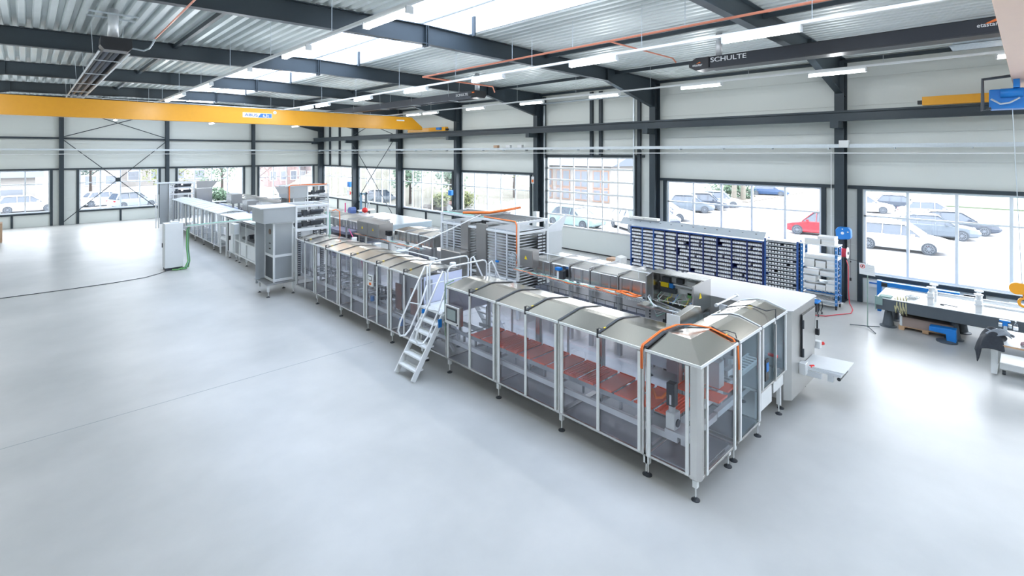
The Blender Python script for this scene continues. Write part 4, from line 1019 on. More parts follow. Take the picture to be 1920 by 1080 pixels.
ebox(10.62, 11.3, 19.0, 20.9, 1.72, 2.30, 'wide steel control box with two warning triangles behind the glazed bays', n=2)
B_ = ebox  # more boxes far down the line
t = thing('valve_unit', 'blue and white pneumatic valve unit on the inner line', 'valve', (10.85, 9.3, 1.9)); MB().cyl((10.85, 9.3, 1.75), (10.85, 9.3, 1.95), .05).build('bowl', WHITE, t); B('regulator', BLUEL, (10.8, 10.92, 9.22, 9.40, 1.97, 2.05), t); B('manifold', DARK, (10.8, 10.92, 9.1, 9.25, 1.75, 1.98), t)
t = thing('valve_unit', 'black and green pneumatic valve unit right of the double control box', 'valve', (10.85, 18.6, 1.9)); MB().cyl((10.85, 18.6, 1.62), (10.85, 18.6, 1.86), .07).build('bowl', WHITE, t); B('regulator', BLACK, (10.78, 10.95, 18.5, 18.75, 1.86, 2.05), t); B('manifold', GREENC, (10.8, 10.92, 18.4, 18.8, 1.60, 1.64), t)
# handrail/pipe on top of the inner line
m = MB(); m.tube([(11.15, 10.9, 2.30), (11.15, 6.5, 2.30)], .015, 6)
for y in (10.0, 8.3, 6.9): m.cyl((11.15, y, 2.1), (11.15, y, 2.3), .012, n=6)
tag(m.build('compressed_air_pipe', ALUW), 'thin white pipe on top of the inner line hoods', 'pipe')
m = MB(); m.tube([(11.22, 4.5, 2.16), (10.28, 4.5, 2.16)], .022, 8); m.cyl((11.22, 4.5, 2.16), (11.28, 4.5, 2.16), .035); m.cyl((10.2, 4.5, 2.16), (10.28, 4.5, 2.16), .035); m.box(10.4, 10.44, 4.36, 4.52, 2.0, 2.14)
tag(m.build('pneumatic_cylinder', ALU), 'silver cylinder with black ends right of the open control box', 'cylinder')
t = thing('steel_cover', 'angled stainless cover in front of the open control box', 'cover', (9.1, 4.6, 1.5))
MB().prism([(8.66, 1.2), (9.66, 1.2), (9.66, 2.02), (9.52, 2.28), (9.30, 2.34), (8.66, 2.28)], 'y', 4.50, 4.62).build('cover_plate', STEEL, t, bev=.005)
B('cover_edge', ALU, (8.64, 8.66, 4.49, 4.75, 1.2, 2.29), t); B('cover_leg', STEELD, (9.5, 9.6, 4.52, 4.62, .02, 1.2), t); B('cover_leg', STEELD, (8.72, 8.8, 4.52, 4.62, .02, 1.2), t)
m = MB(); m.box(9.2, 10.55, 4.90, 5.0, .0, .42); tag(m.build('cross_frame', STEELD), 'dark steel cross frame between the two machine lines', 'frame')

# plate stacker tower of the inner line
def stacker(y0, y1, label, x0=11.1, x1=12.55, zt=3.12):
    t = thing('plate_stacker', label, 'machine', ((x0+x1)/2, (y0+y1)/2, 0)); p = .08
    m = MB()
    for x in (x0, x1-p):
        for y in (y0, y1-p): m.box(x, x+p, y, y+p, 0.03, zt)
    for z in (zt-.08, zt-.42):
        for x in (x0, x1-p): m.box(x, x+p, y0, y1, z, z+.07)
        for y in (y0, y1-p): m.box(x0, x1, y, y+p, z, z+.07)
    for z in (.5, 1.2):
        for x in (x0, x1-p): m.box(x, x+p, y0, y1, z, z+.06)
    m.build('frame', ALUW, t, bev=.006)
    L = y1-y0
    for a, b in ((.37, .49), (.60, .70)):
        MB().box(x0-.02, x0+.10, y0+a*L, y0+b*L, .5, zt-.22).build('side_panel', mat('box_brushed_steel', (.40, .39, .38), .38, .8), t, bev=.004)
    k = 0; z = .62
    while z < zt-.3:
        for a, b in ((.04, .36), (.71, .97)):
            m = MB().box(x0+.06, x1-.06, y0+a*L, y0+b*L, z, z+.028); m.box(x0+.03, x0+.06, y0+a*L, y0+b*L, z-.006, z+.036); m.build('plate', mat('plate_pale_steel', (.62, .65, .68), .35, .6), t)
        m = MB().box(x0+.25, x1-.2, y0+.50*L, y0+.59*L, z, z+.02); m.build('plate', STEELD, t)
        z += .094; k += 1
    for a in (.12, .25, .80, .90): MB().box(x0+.0, x0+.03, y0+a*L, y0+a*L+.05, .6, zt-.3).build('chain_guide', ALU, t)
    for a in (.54, .57): B('rack_guide', BLACK, (x0+.5, x0+.56, y0+a*L-.05, y0+a*L, .6, zt-.2), t)
    B('rear_rack', BLACK, (x1-.5, x1-.1, y0+.02, y0+.04, .8, zt-.5), t)
    m = MB(); z = .9
    while z < zt-.5: m.box(x1-.52, x1-.34, y0-.01, y0+.02, z, z+.03); m.box(x1-.28, x1-.18, y0-.01, y0+.02, z, z+.03); z += .1
    m.build('rack_teeth', ALU, t)
    m = MB()
    for k in range(7): m.box(x0+.15+.17*k, x0+.19+.17*k, y0+.1, y1-.1, zt-.03, zt+.01)
    m.box(x0, x1, y0+.45*L, y0+.52*L, zt-.02, zt+.05)
    m.build('top_rail', STEELD, t)
    m = MB(); m.tube([(x0-.04, y0+.02, 1.75), (x0-.04, y0+.02, zt-.1), (x0-.02, y0+.1, zt+.02), (x0+.02, y0+.40*L, zt+.03)], .022, 6); m.build('orange_cable', ORANGE, t, smooth=True)
    m = MB()
    for q in range(3): m.tube([(x0+.02+.03*q, y0+.1, zt+.015), (x0+.02+.03*q, y1-.1, zt+.015)], .012, 5)
    m.build('green_cable', MINT, t)
    B('motor_blue', BLUEL, (x0-.03, x0+.02, y0+.22*L, y0+.25*L, 1.72, 1.78), t)
    return t
stacker(11.2, 15.3, 'tall stack of steel plates in a white frame behind the stairs')
cable([(11.15, 14.0, 3.18), (11.5, 13.0, 3.24), (12.2, 12.8, 3.30), (12.9, 12.9, 3.32)], .05, ORANGE, 'thick orange cable bundle lying on top of the plate stacker')
m = MB(); m.lathe([(.24, 0), (.26, .03), (.24, .06)], (0, 0, 0), 24)
o_ = MB()
for r_ in (.24, .17, .10): o_.tube([(11.04, 11.38+r_*math.cos(k*PI/12), 1.95+r_*math.sin(k*PI/12)) for k in range(25)], .008, 5)
for k in range(8): o_.tube([(11.04, 11.38, 1.95), (11.04, 11.38+.24*math.cos(k*PI/4), 1.95+.24*math.sin(k*PI/4))], .006, 5)
tag(o_.build('pulley_guard', GALV), 'round mesh guard on the side of the plate stacker', 'guard')
tag(MB().box(10.6, 10.66, 13.5, 13.56, .01, 1.34).box(10.9, 10.96, 13.5, 13.56, .01, 1.34).box(10.6, 10.66, 14.44, 14.5, .01, 1.34).box(10.9, 10.96, 14.44, 14.5, .01, 1.34).box(10.55, 10.98, 13.45, 14.55, 1.32, 1.92).build('steel_hood_box', STEEL, bev=.05), 'plain steel hood box standing before the plate stacker', 'box')
m = MB().tube([(8.4, 14.75, 2.12), (10.85, 11.9, 3.05)], .018, 8).tube([(8.4, 14.75, 2.10), (9.15, 12.85, 2.10)], .018, 8)
bpy.data.objects.remove(m.build('x', ALUW), do_unlink=True)
m = MB().tube([(8.66, 13.82, 2.2), (11.1, 13.0, 3.2)], .018, 8).tube([(8.66, 13.82, 2.2), (8.66, 12.1, 2.2)], .018, 8)
tag(m.build('angled_guide_tube', ALUW), 'thin white tube rising at an angle to the plate stacker', 'tube')
t = thing('white_cabinet', 'pale grey open cabinet behind the right end of the plate stacker', 'cabinet', (13, 12, 0))
B('body', CABG, (12.7, 13.7, 11.6, 12.4, .1, 2.55), t, bev=.01); MB().prism([(12.7, 2.55), (13.7, 2.55), (14.0, 3.1), (13.95, 3.1)], 'y', 11.6, 11.66).build('raised_lid', ALU, t)

# inner line farther on
for i, (a, b) in enumerate(((15.6, 16.6), (16.6, 17.5), (17.5, 18.4), (21.0, 22.6), (22.6, 24.2), (24.2, 26.0), (26.0, 28.0))):
    tunnel(a, b, 'steel hood of the inner line behind the plate stacker, %s' % ['nearest', 'second', 'third', 'fourth beyond the double control box', 'fifth beyond the double control box', 'sixth towards the back', 'last before the rear tower'][i])
t = thing('motor_rack', 'dark machine rack with stacked rollers behind the glazed bays', 'machine', (11, 22, 0))
m = MB()
for k in range(5): m.box(10.3, 10.95, 21.4, 23.4, .5+.28*k, .62+.28*k)
m.build('roller_deck', mat('purple_grey_metal', (.20, .20, .28), .4, .4), t); m = MB()
for (x, y) in ((10.3, 21.35), (10.9, 21.35), (10.3, 23.4), (10.9, 23.4)): m.box(x, x+.06, y, y+.06, .03, 2.0)
m.build('frame', STEELD, t); MB().cyl((10.3, 21.2, 1.0), (10.3, 21.2, 1.5), .12).build('motor', BLACK, t)
# small cylinders and bowls on the back roofs of the near line
for k, (x, y, r, mm) in enumerate(((8.75, 15.9, .11, WHITE), (8.75, 14.3, .2, GALV), (8.72, 12.6, .09, WHITE), (8.72, 17.6, .10, WHITE), (8.75, 11.6, .09, WHITE))):
    t = thing('fan_housing', ['small white fan housing behind the glazed roofs, between tower and steel bowl', 'large round galvanised bowl housing behind the glazed roofs', 'small white housing right of the round bowl housing', 'small white housing nearest the grey tower', 'small white housing nearest the stairs'][k], 'housing', (x, y, 2.0))
    MB().lathe([(r*.8, -.3), (r, 0), (r, .12), (r*.9, .14)], (x+.1, y, 2.0), 18).build('drum', mm, t)
    MB().box(x-.0, x+.2, y-.04, y+.04, 0.01, 1.75).build('bracket', STEELD, t)
rt = tower(11.75, 29.3, 'rear grey lift tower with orange cable, in the middle distance', ztop_=3.42, plate=False)
m = MB().prism([(10.2, 3.0), (11.0, 3.0), (11.0, 3.42), (9.95, 3.42)], 'y', 29.3, 29.34); m.build('flared_hood', STEELD, rt)
m = MB(); z = 1.9
while z < 3.0: m.box(12.45, 13.0, 29.15, 29.28, z, z+.03); z += .1
m.build('plate_stack', ALU, rt)
MB().tube([(10.72, 29.25, 1.5), (10.72, 29.25, 3.4), (10.8, 29.25, 3.46), (12.9, 29.25, 3.46)], .03, 6).build('orange_cable', ORANGE, rt)
# third line further back: hoods, boxes
for i, (a, b) in enumerate(((31.2, 33.2), (33.2, 35.4), (35.4, 37.6), (37.6, 40.0), (40.0, 42.5))):
    tunnel(a, b, 'steel hood of the inner line behind the rear tower, %s' % ['nearest', 'second', 'third', 'fourth', 'farthest'][i])
for i, (y, z, w_) in enumerate(((29.4, 1.9, .9), (31.8, 1.9, 1.0), (35.0, 2.1, 1.2), (43.0, 2.0, 1.2))):
    t = thing('control_box', 'plain steel control box above the far line, %s' % ['nearest', 'second nearest', 'third nearest', 'farthest'][i], 'control box', (9.6, y, z))
    MB().box(9.3, 9.9, y, y+w_, z, z+.6).build('housing', STEELD, t, bev=.015); MB().box(9.35, 9.45, y+.1, y+.2, 0.02, z).box(9.7, 9.8, y+.1, y+.2, 0.02, z).build('post', STEELD, t); B('door_edge', STEEL, (9.28, 9.3, y+.04, y+w_-.04, z+.03, z+.57), t)
for i, (a, b) in enumerate(((33, 34.9), (37, 42))):
    t = thing('conveyor', 'blue-grey roller conveyor between the far lines, %s one' % ['nearer', 'farther'][i], 'conveyor', (9.6, a, 0))
    m = MB(); m.box(9.2, 9.25, a, b, 1.2, 1.6); m.box(10.3, 10.35, a, b, 1.2, 1.6)
    for k in range(6): m.box(9.2, 9.27, a+k*(b-a)/5.2, a+k*(b-a)/5.2+.07, .02, 1.2); m.box(10.28, 10.35, a+k*(b-a)/5.2, a+k*(b-a)/5.2+.07, .02, 1.2)
    m.build('frame', ALUW, t)
    m = MB(); k = a
    while k < b: m.cyl((9.25, k, 1.5), (10.3, k, 1.5), .05, n=8); k += .25
    m.build('roller', mat('roller_blue_grey', (.25, .30, .48), .4, .3), t)

# ================================================================== PARTS SHELVING
SX = 19.58
t = thing('parts_shelving', 'long navy shelving with ten bays of small parts bins by the window wall', 'shelving', (19.8, 9.7, 0))
YS = [12.50, 11.93, 11.37, 10.84, 10.28, 9.72, 9.15, 8.59, 8.02, 7.44, 6.87]
for i, y in enumerate(YS):
    m = MB().box(SX-.03, SX+.04, y-.024, y+.024, 0, 2.02).box(SX+.40, SX+.44, y-.018, y+.018, 0, 2.02).box(SX, SX+.44, y-.004, y+.004, .05, 2.0); m.build('upright', NAVY if i > 2 else BLUE, t)
LV = [.15+.152*k for k in range(13)]
for k, z in enumerate(LV):
    B('shelf_board', NAVY, (SX+.01, SX+.43, YS[-1], YS[0], z-.012, z), t)
B('rear_panel', NAVY, (SX+.42, SX+.43, YS[-1], YS[0], .1, 2.0), t)
B('top_board', mat('pale_top_board', (.62, .68, .74), .4, .2, .04), (SX-.01, SX+.46, YS[-1]-.02, YS[0]+.02, 2.02, 2.04), t); B('top_rail', BLUE, (SX-.02, SX, YS[-1], YS[0], 1.985, 2.03), t)
t = thing('gutter_panel', 'pale perforated steel panel lying along the top of the long shelving', 'panel', (19.95, 10, 2.2))
m = MB().prism([(19.72, 2.05), (19.74, 2.05), (20.02, 2.30), (20.02, 2.32)], 'y', 6.9, 13.2); m.build('sheet', MATS['pale_top_board'], t); m = MB()
for k in range(12): m.box(19.90, 19.92, 7.2+.5*k, 7.26+.5*k, 2.20, 2.23)
m.build('hole_row', DARK, t)
for k, (a, b) in enumerate(((12.0, 12.7), (11.3, 11.95))): tag(B('flat_box', CARDW, (19.75, 20.0, a, b, 2.33, 2.42)), 'white flat carton on top of the long shelving, %s' % ('left one' if k == 0 else 'right one'), 'box')

def bin_mesh():
    W, D, Hh = .034, .26, .092; m = MB()
    m.box(0, D, -W, W, 0, .006); m.box(0, D, -W, -W+.004, 0, Hh); m.box(0, D, W-.004, W, 0, Hh); m.box(D-.004, D, -W, W, 0, Hh)
    m.box(0, .006, -W, W, 0, Hh*.78); m.prism([(-.004, 0), (.006, .0), (.006, Hh*.78), (-.018, Hh*.72)], 'y', -W, W)
    return m
def load_mesh(seed):
    random.seed(seed); m = MB()
    for k in range(5): 
        a = random.uniform(.02, .12); y = random.uniform(-.03, .02); m.box(a, a+.06, y, y+.02, .006, random.uniform(.03, .07))
    return m
proto = bin_mesh().build('storage_bin', BINW, None, world=False)
loads = [load_mesh(s_).build('contents', mm, None, world=False) for s_, mm in ((1, DARK), (2, GALV), (3, BIND), (4, CARD))]
for l in loads: l.location = (0, 0, 0)
nth = ['first', 'second', 'third', 'fourth', 'fifth', 'sixth', 'seventh', 'eighth', 'ninth', 'tenth', 'eleventh', 'twelfth', 'thirteenth', 'fourteenth']
random.seed(21)
empty_ = {(1, 6, 4), (1, 6, 5), (2, 1, 4), (2, 1, 5), (3, 10, 4), (3, 10, 3), (3, 10, 5), (3, 9, 0), (4, 11, 0), (4, 11, 1), (4, 11, 2), (4, 11, 3), (4, 9, 4), (4, 9, 5), (5, 2, 0), (5, 2, 1), (5, 2, 2), (5, 3, 1), (5, 4, 5), (5, 5, 5), (6, 1, 0), (6, 2, 0), (0, 5, 4), (7, 1, 5)}
cnt = 0; rest = MB(); restd = MB(); used0 = False; cells = []
for b in range(10):            # b = bay counted from the right
    ya = YS[10-b]; yb_ = YS[9-b]; w_ = (yb_-ya-.04)/6
    for r in range(12):        # r = shelf from the top
        for q in range(6):
            y = ya+.02+w_*(q+.5); z = LV[11-r]
            if (b, r, q) in empty_ or random.random() < .03: continue
            cells.append((b, r, q, y, z))
for (b, r, q, y, z) in cells:
    if cnt < 300:
        if not used0: c_ = proto; used0 = True
        else: c_ = proto.copy(); COL.objects.link(c_)
        c_.location = (SX+.02, y, z); c_['category'] = 'storage bin'; c_['group'] = 'white open bins in the long navy shelving'
        c_['label'] = 'white bin, %s from right, %s shelf from top, %s bay from right' % (nth[q], nth[r], nth[b])
        for kk in range(1):
            l = random.choice(loads).copy(); COL.objects.link(l); l.parent = c_
        cnt += 1
    else:
        W, D, Hh = .034, .26, .092; x = SX+.02
        rest.box(x, x+D, y-W, y+W, z, z+.006).box(x, x+D, y-W, y-W+.004, z, z+Hh).box(x, x+D, y+W-.004, y+W, z, z+Hh).box(x-.014, x+.006, y-W, y+W, z, z+Hh*.75)
        a = x+random.uniform(.03, .1); restd.box(a, a+.08, y-.03, y+random.uniform(-.01, .03), z+.006, z+random.uniform(.03, .07))
for l in loads: bpy.data.objects.remove(l, do_unlink=True)
tag(rest.build('storage_bin', BINW), 'rows of small white parts bins in the left bays of the shelving', 'storage bins', kind='stuff')
tag(restd.build('bin_contents', DARK), 'small dark parts lying in the left bays bins', 'parts', kind='stuff')

# drawer shelving
t = thing('bin_shelving', 'blue shelving with fourteen rows of dark labelled bins', 'shelving', (19.8, 6.2, 0))
for y in (6.80, 5.72):
    MB().box(SX, SX+.05, y-.03, y+.03, 0, 2.16).box(SX+.38, SX+.43, y-.03, y+.03, 0, 2.16).build('upright', BLUE if y > 6 else BLUE, t)
LZ = [.12+.14*k for k in range(15)]
for z in LZ: B('shelf_board', GALV, (SX+.01, SX+.42, 5.75, 6.77, z-.03, z-.004), t)
B('top_board', WHITE, (SX, SX+.44, 5.70, 6.83, 2.10, 2.13), t); B('rear_panel', DARK, (SX+.41, SX+.42, 5.75, 6.77, .1, 2.1), t)
dm = MB(); dm.box(0, .36, -.046, .046, 0, .07); dm.box(-.008, 0, -.046, .046, 0, .03)
dproto = dm.build('labelled_bin', BIND, None, world=False); lb_ = MB().box(-.012, -.006, -.036, .036, .012, .066).build('label_card', WHITE, dproto, world=False); lproto = lb_
random.seed(9); first = True
for r in range(14):
    for q in range(10):
        if random.random() < .05: continue
        y = 5.80+.1035*q-.0+.01; z = LZ[13-r]
        if first: c_ = dproto; first = False
        else: c_ = copy_tree(dproto)
        c_.location = (SX+.03, y, z); c_['category'] = 'labelled bin'; c_['group'] = 'dark bins with white label cards'
        c_['label'] = 'dark bin with white card, %s from right in %s row from top' % (nth[q], nth[r])

# trolley rack with cartons
t = thing('trolley_rack', 'blue wheeled rack loaded with white cartons beside the column', 'rack', (19.85, 5.0, 0))
for y in (5.58, 4.54):
    for x in (SX, SX+.48):
        m = MB().box(x, x+.06, y-.035, y+.035, .14, 2.14); u = m.build('upright', mat('rack_blue', (.04, .20, .50), .45), t)
        m = MB(); z = .2
        while z < 2.1: m.box(x-.002, x+.0, y-.01, y+.01, z, z+.04); z += .15
        m.build('slot_row', WHITE, u)
        MB().cyl((x+.03, y-.02, .06), (x+.03, y+.02, .06), .06, n=16).box(x+.01, x+.05, y-.03, y+.03, .10, .15).build('caster', BLACK, t)
for z in (.16, .46, .60, .86, 1.10, 1.36, 1.66): B('shelf_board', GALV, (SX+.02, SX+.52, 4.54, 5.56, z-.025, z), t)
B('top_board', WHITE, (SX-.02, SX+.56, 4.48, 5.62, 2.12, 2.16), t)
cb = [(5.50, 5.10, 1.11, .22, 'lower left'), (5.06, 4.74, 1.11, .25, 'lower middle'), (4.72, 4.46, 1.11, .14, 'right')]
def carton(y0, y1, z, h_, label, x0=SX+.03, x1=SX+.48, m_=CARDW, lid=True):
    t = thing('carton', label, 'carton', ((x0+x1)/2, (y0+y1)/2, z), group='cartons on the wheeled rack')
    MB().box(x0, x1, y0, y1, z+.001, z+h_).build('body', m_, t, bev=.004)
    if lid: MB().box(x0-.006, x1+.006, min(y0, y1)-.006, max(y0, y1)+.006, z+h_-.05, z+h_+.006).build('lid', WHITE, t, bev=.003)
spots = [(5.02, 5.50, 2.16, .18, 'white carton with a dark handle slot on top of the wheeled rack'), (4.59, 4.98, 2.16, .16, 'white carton at the right end on top of the wheeled rack'), (4.60, 5.10, 2.33, .10, 'flat white carton stacked highest on the wheeled rack'),
         (4.5, 5.5, 1.66, .12, 'long flat white carton on the upper shelf of the rack'), (5.20, 5.52, 1.36, .26, 'tall white carton left on the second shelf of the rack'), (4.86, 5.16, 1.36, .22, 'white carton with dark opening, middle of the second rack shelf'), (4.59, 4.82, 1.36, .14, 'white carton right on the second rack shelf, lower of two'), (4.59, 4.82, 1.508, .12, 'white carton right on the second rack shelf, upper of two'),
         (5.06, 5.52, 1.10, .16, 'white carton left on the third rack shelf'), (4.59, 5.02, 1.10, .14, 'wide white carton right on the third rack shelf'),
         (5.16, 5.52, .86, .17, 'white carton left on the fourth rack shelf'), (4.59, 4.78, .86, .12, 'pale carton right on the fourth rack shelf'),
         (5.18, 5.52, .60, .15, 'white carton left on the fifth rack shelf, lower'), (4.86, 5.15, .60, .16, 'white carton in the middle of the fifth rack shelf'), (4.59, 4.84, .60, .22, 'large white carton right on the fifth rack shelf')]
for s_ in spots: carton(*s_)
B('handle_slot', BLACK, (SX+.02, SX+.03, 5.1, 5.4, 2.25, 2.29))
tag(bpy.data.objects['handle_slot'], 'dark curved slot in the carton on top of the rack', 'slot')
bpy.data.objects.remove(bpy.data.objects['handle_slot'], do_unlink=True)
m = MB()
for k in range(8): m.tube([(SX+.1, 5.45-.12*k, .50), (SX+.02, 5.35-.12*k, .53), (SX+.15, 5.25-.12*k, .50), (SX+.3, 5.40-.12*k, .52)], .014, 5)
tag(m.build('tool_tray_contents', BLUEL, smooth=True), 'blue hoses and tools on a low shelf of the wheeled rack', 'hoses', kind='stuff')
m = MB()
for k in range(6): m.tube([(SX+.1, 5.3-.14*k, .20), (SX+.02, 5.2-.14*k, .24), (SX+.25, 5.1-.14*k, .21), (SX+.3, 5.3-.14*k, .26)], .012, 5)
tag(m.build('loose_cables', ALUW, smooth=True), 'loose white cables on the lowest shelf of the wheeled rack', 'cables', kind='stuff')
tag(B('shelf_tray', WHITE, (SX+.02, SX+.5, 4.5, 5.5, .47, .475)), 'flat white tray on a low shelf of the wheeled rack', 'tray')

# reels and hoses on the column
t = thing('hose_reel', 'bright blue hose reel fixed to the column above the wheeled rack', 'hose reel', (20.7, 4.5, 2.5))
MB().prism([(4.36, 2.30), (4.66, 2.26), (4.76, 2.34), (4.78, 2.60), (4.70, 2.70), (4.40, 2.70), (4.32, 2.62), (4.31, 2.36)], 'x', 20.50, 20.74).build('reel_case', BLUEL, t, bev=.03)
MB().cyl((20.49, 4.56, 2.50), (20.50, 4.56, 2.50), .05, n=16).cyl((20.49, 4.40, 2.55), (20.50, 4.40, 2.55), .025).cyl((20.49, 4.56, 2.64), (20.50, 4.56, 2.64), .02).build('label_dot', WHITE, t)
B('bracket', DARK, (20.74, 20.86, 4.48, 4.6, 2.4, 2.6), t)
t = thing('pull_cord', 'thin dark cord with switch hanging from the blue hose reel', 'cord', (20.6, 4.3, 1))
MB().cyl((20.6, 4.34, 2.3), (20.6, 4.34, .95), .006, n=5).build('cord', DARK, t); MB().cyl((20.6, 4.34, .86), (20.6, 4.34, .96), .03, n=10).build('switch', BLACK, t); MB().cyl((20.6, 4.34, 1.5), (20.6, 4.34, 1.54), .02).build('knot', BLACK, t)
t = thing('cable_drum', 'white flanged drum with red hose on the column beside the rack', 'reel', (20.7, 4.7, 1.8))
for a in (4.40, 4.60): MB().cyl((20.5, a, 1.82), (20.5, a+.012, 1.82), .21, n=26).build('flange', WHITE, t)
MB().cyl((20.5, 4.41, 1.82), (20.5, 4.60, 1.82), .15, n=20).build('hose_winding', mat('red_hose', (.75, .05, .08), .4), t); MB().cyl((20.5, 4.37, 1.82), (20.5, 4.64, 1.82), .05).box(20.5, 20.86, 4.62, 4.66, 1.8, 1.86).build('hub', DARK, t)
m = MB().tube([(20.38, 4.42, 1.6), (20.38, 4.36, 1.4), (20.38, 4.36, .6), (20.36, 4.32, .12), (20.3, 4.25, .03), (20.0, 4.15, .02), (19.5, 4.1, .02), (19.0, 4.4, .02), (18.6, 4.6, .02), (18.2, 5.3, .02)], .014, 6)
tag(m.build('air_hose', MATS['red_hose'], smooth=True), 'red hose running from the drum down and across the floor', 'hose')
# stool
t = thing('work_stool', 'low black wheeled stool with blue seat behind the steel box machine', 'stool', (18.6, 4.9, 0))
MB().box(18.42, 18.80, 4.78, 5.14, .40, .46).build('seat', BLUEL, t, bev=.02)
MB().box(18.45, 18.78, 4.82, 5.1, .12, .38).build('tool_tray', BLACK, t, bev=.01)
m = MB()
for (x, y) in ((18.42, 4.76), (18.8, 4.76), (18.42, 5.14), (18.8, 5.14)): m.tube([(x, y, .07), (x, y+.03, .1), (x, y-.02 if y < 5 else y+.02, .25), (x, y, .42)], .014, 6)
m.build('frame', BLACK, t)
for (x, y) in ((18.42, 4.76), (18.8, 4.76), (18.42, 5.14), (18.8, 5.14)): MB().cyl((x, y-.015, .035), (x, y+.015, .035), .035, n=12).build('caster', DARK, t)
# sign stand
t = thing('sign_stand', 'thin sign stand with white prohibition notice and tripod foot', 'sign', (18.3, 3.42, 0))
m = MB().cyl((18.3, 3.42, .02), (18.3, 3.42, 1.95), .012, n=8)
m.build('pole', mat('pole_green_grey', (.25, .36, .30), .5), t)
m = MB()
for (x, y) in ((18.23, 3.86), (18.62, 3.18), (17.86, 3.14)): m.tube([(18.3, 3.42, .06), (x, y, .02)], .014, 6)
m.build('tripod_foot', IRON, t)
m = MB().tube([(18.4, 4.25, 2.05), (18.3, 3.42, 1.95), (18.25, 2.88, 1.89)], .007, 5); m.build('cross_wire', DARK, t)
b_ = MB().prism([(3.22, 1.60), (3.62, 1.62), (3.63, 1.96), (3.24, 1.92)], 'x', 18.26, 18.265).build('notice', WHITE, t)
m = MB(); n_ = 20
for k in range(n_):
    a = 2*PI*k/n_; b2_ = 2*PI*(k+1)/n_; c = (3.54, 1.86); 
    m.add([(18.255, c[0]+r*math.cos(q), c[1]+r*math.sin(q)) for q, r in ((a, .062), (b2_, .062), (b2_, .048), (a, .048))], [(0, 1, 2, 3)])
m.bar((18.254, 3.50, 1.90), (18.254, 3.58, 1.82), .002, .012); m.build('prohibition_ring', RED, b_)
MB().box(18.256, 18.258, 3.525, 3.555, 1.83, 1.89).build('symbol', BLACK, b_)
m = MB()
for k in range(3): m.box(18.257, 18.259, 3.28, 3.48, 1.72+.05*k, 1.727+.05*k)
m.build('text_line', GALV, b_)

# ================================================================== SURFACE TABLE AND BENCH (right)
t = thing('surface_table', 'long dark cast iron surface plate on cone feet under the window', 'table', (19.4, 0, 0))
TX0, TX1, TY1, TY0, TZ = 18.60, 20.05, 3.24, -4.5, .92
MB().box(TX0, TX1, TY0, TY1, TZ-.36, TZ-.02).build('table_body', IRON, t, bev=.015)
MB().box(TX0-.02, TX1+.02, TY0-.02, TY1+.02, TZ-.02, TZ).build('table_top', mat('ground_steel_top', (.80, .83, .84), .3, .2, .03), t, bev=.004)
for k, (x, y) in enumerate(((18.98, 3.02), (19.85, 3.0), (18.95, 1.5), (19.85, 1.4), (18.95, -1.5), (19.85, -1.5))):
    MB().lathe([(.22, 0), (.22, .02), (.15, .05), (.09, .44), (.07, .50), (.07, TZ-.36)], (x, y, 0), 20).build('cone_foot', IRON, t, smooth=False)
def block(x, y, label):
    t = thing('clamping_block', label, 'clamp', (x, y, TZ))
    MB().box(x-.11, x+.11, y-.07, y+.07, TZ, TZ+.34).build('body', ALUW, t, bev=.01); MB().cyl((x, y, TZ+.34), (x, y, TZ+.46), .05).build('spindle', ALU, t)
    MB().cyl((x, y-.0, TZ+.46), (x, y, TZ+.49), .10, n=16).build('hand_wheel', ALUW, t); B('jaw', ALU, (x-.16, x-.05, y-.09, y+.09, TZ+.20, TZ+.24), t)
block(18.85, 2.00, 'white clamping block with handwheel on the surface table, near left end front'); block(19.35, 1.98, 'white clamping block on the surface table, near left end rear')
block(18.85, .98, 'white clamping block on the surface table, right front'); block(19.35, 1.0, 'white clamping block on the surface table, right rear')
# re-seat positions from the pair at px 920 and 1185 of the bench view
for k, (x, z) in enumerate(((19.35, TZ+.24), (19.75, TZ+.10), (19.10, TZ+.14))):
    tag(MB().cyl((x, -4.2, z), (x, 1.9 if k != 2 else .9, z), .035, n=12).build('steel_tube', ALU, smooth=True), ['upper bright steel tube lying across the clamping blocks', 'rear bright steel tube lying across the clamping blocks', 'short bright steel tube low between the clamping blocks'][k], 'tube')
tag(MB().tube([(18.95, 1.78, TZ+.02), (18.98, 1.6, TZ+.02), (18.92, 1.42, TZ+.02)], .012).box(18.93, 19.02, 1.72, 1.8, TZ, TZ+.03).build('hand_tool', DARK), 'dark hand tool lying between the clamping blocks', 'tool')
m = MB().box(18.66, 18.95, 2.9, 3.2, TZ+.002, TZ+.04).box(18.575, 18.60, 3.10, 3.27, TZ-.22, TZ+.03).box(18.575, 18.68, 3.262, 3.285, TZ-.38, TZ+.03); tag(m.build('work_gloves', mat('teal_grey_cloth', (.25, .36, .34), .9, 0, .2)), 'teal-grey cloth folded over the left corner of the surface table', 'cloth')
random.seed(4); m = MB()
for k in range(4):
    y = 2.54+.07*k; m.tube([(19.0, y+.05, TZ+.03), (18.72, y, TZ+.04), (18.61, y, TZ-.05), (18.60, y+.03*random.uniform(-1, 1), TZ-.42+.05*random.random()), (18.60, y+.05, TZ-.2), (18.7, y+.06, TZ+.03)], .018, 6)
tag(m.build('lifting_sling', mat('sling_straw', (.52, .48, .28), .8, 0, .2), smooth=True), 'yellowish lifting sling hanging over the front of the surface table', 'sling')
m = MB()
for k in range(4):
    pts = [(18.98+.08*k+.07*math.cos(a), 2.50-.03*k+.11*math.sin(a), TZ+.05+.04*math.sin(a*2)) for a in [q*.5 for q in range(14)]]; m.tube(pts, .016, 6)
tag(m.build('shackle_pile', CABG, smooth=True), 'grey coiled chain and shackles on the surface table beside the sling', 'chain')
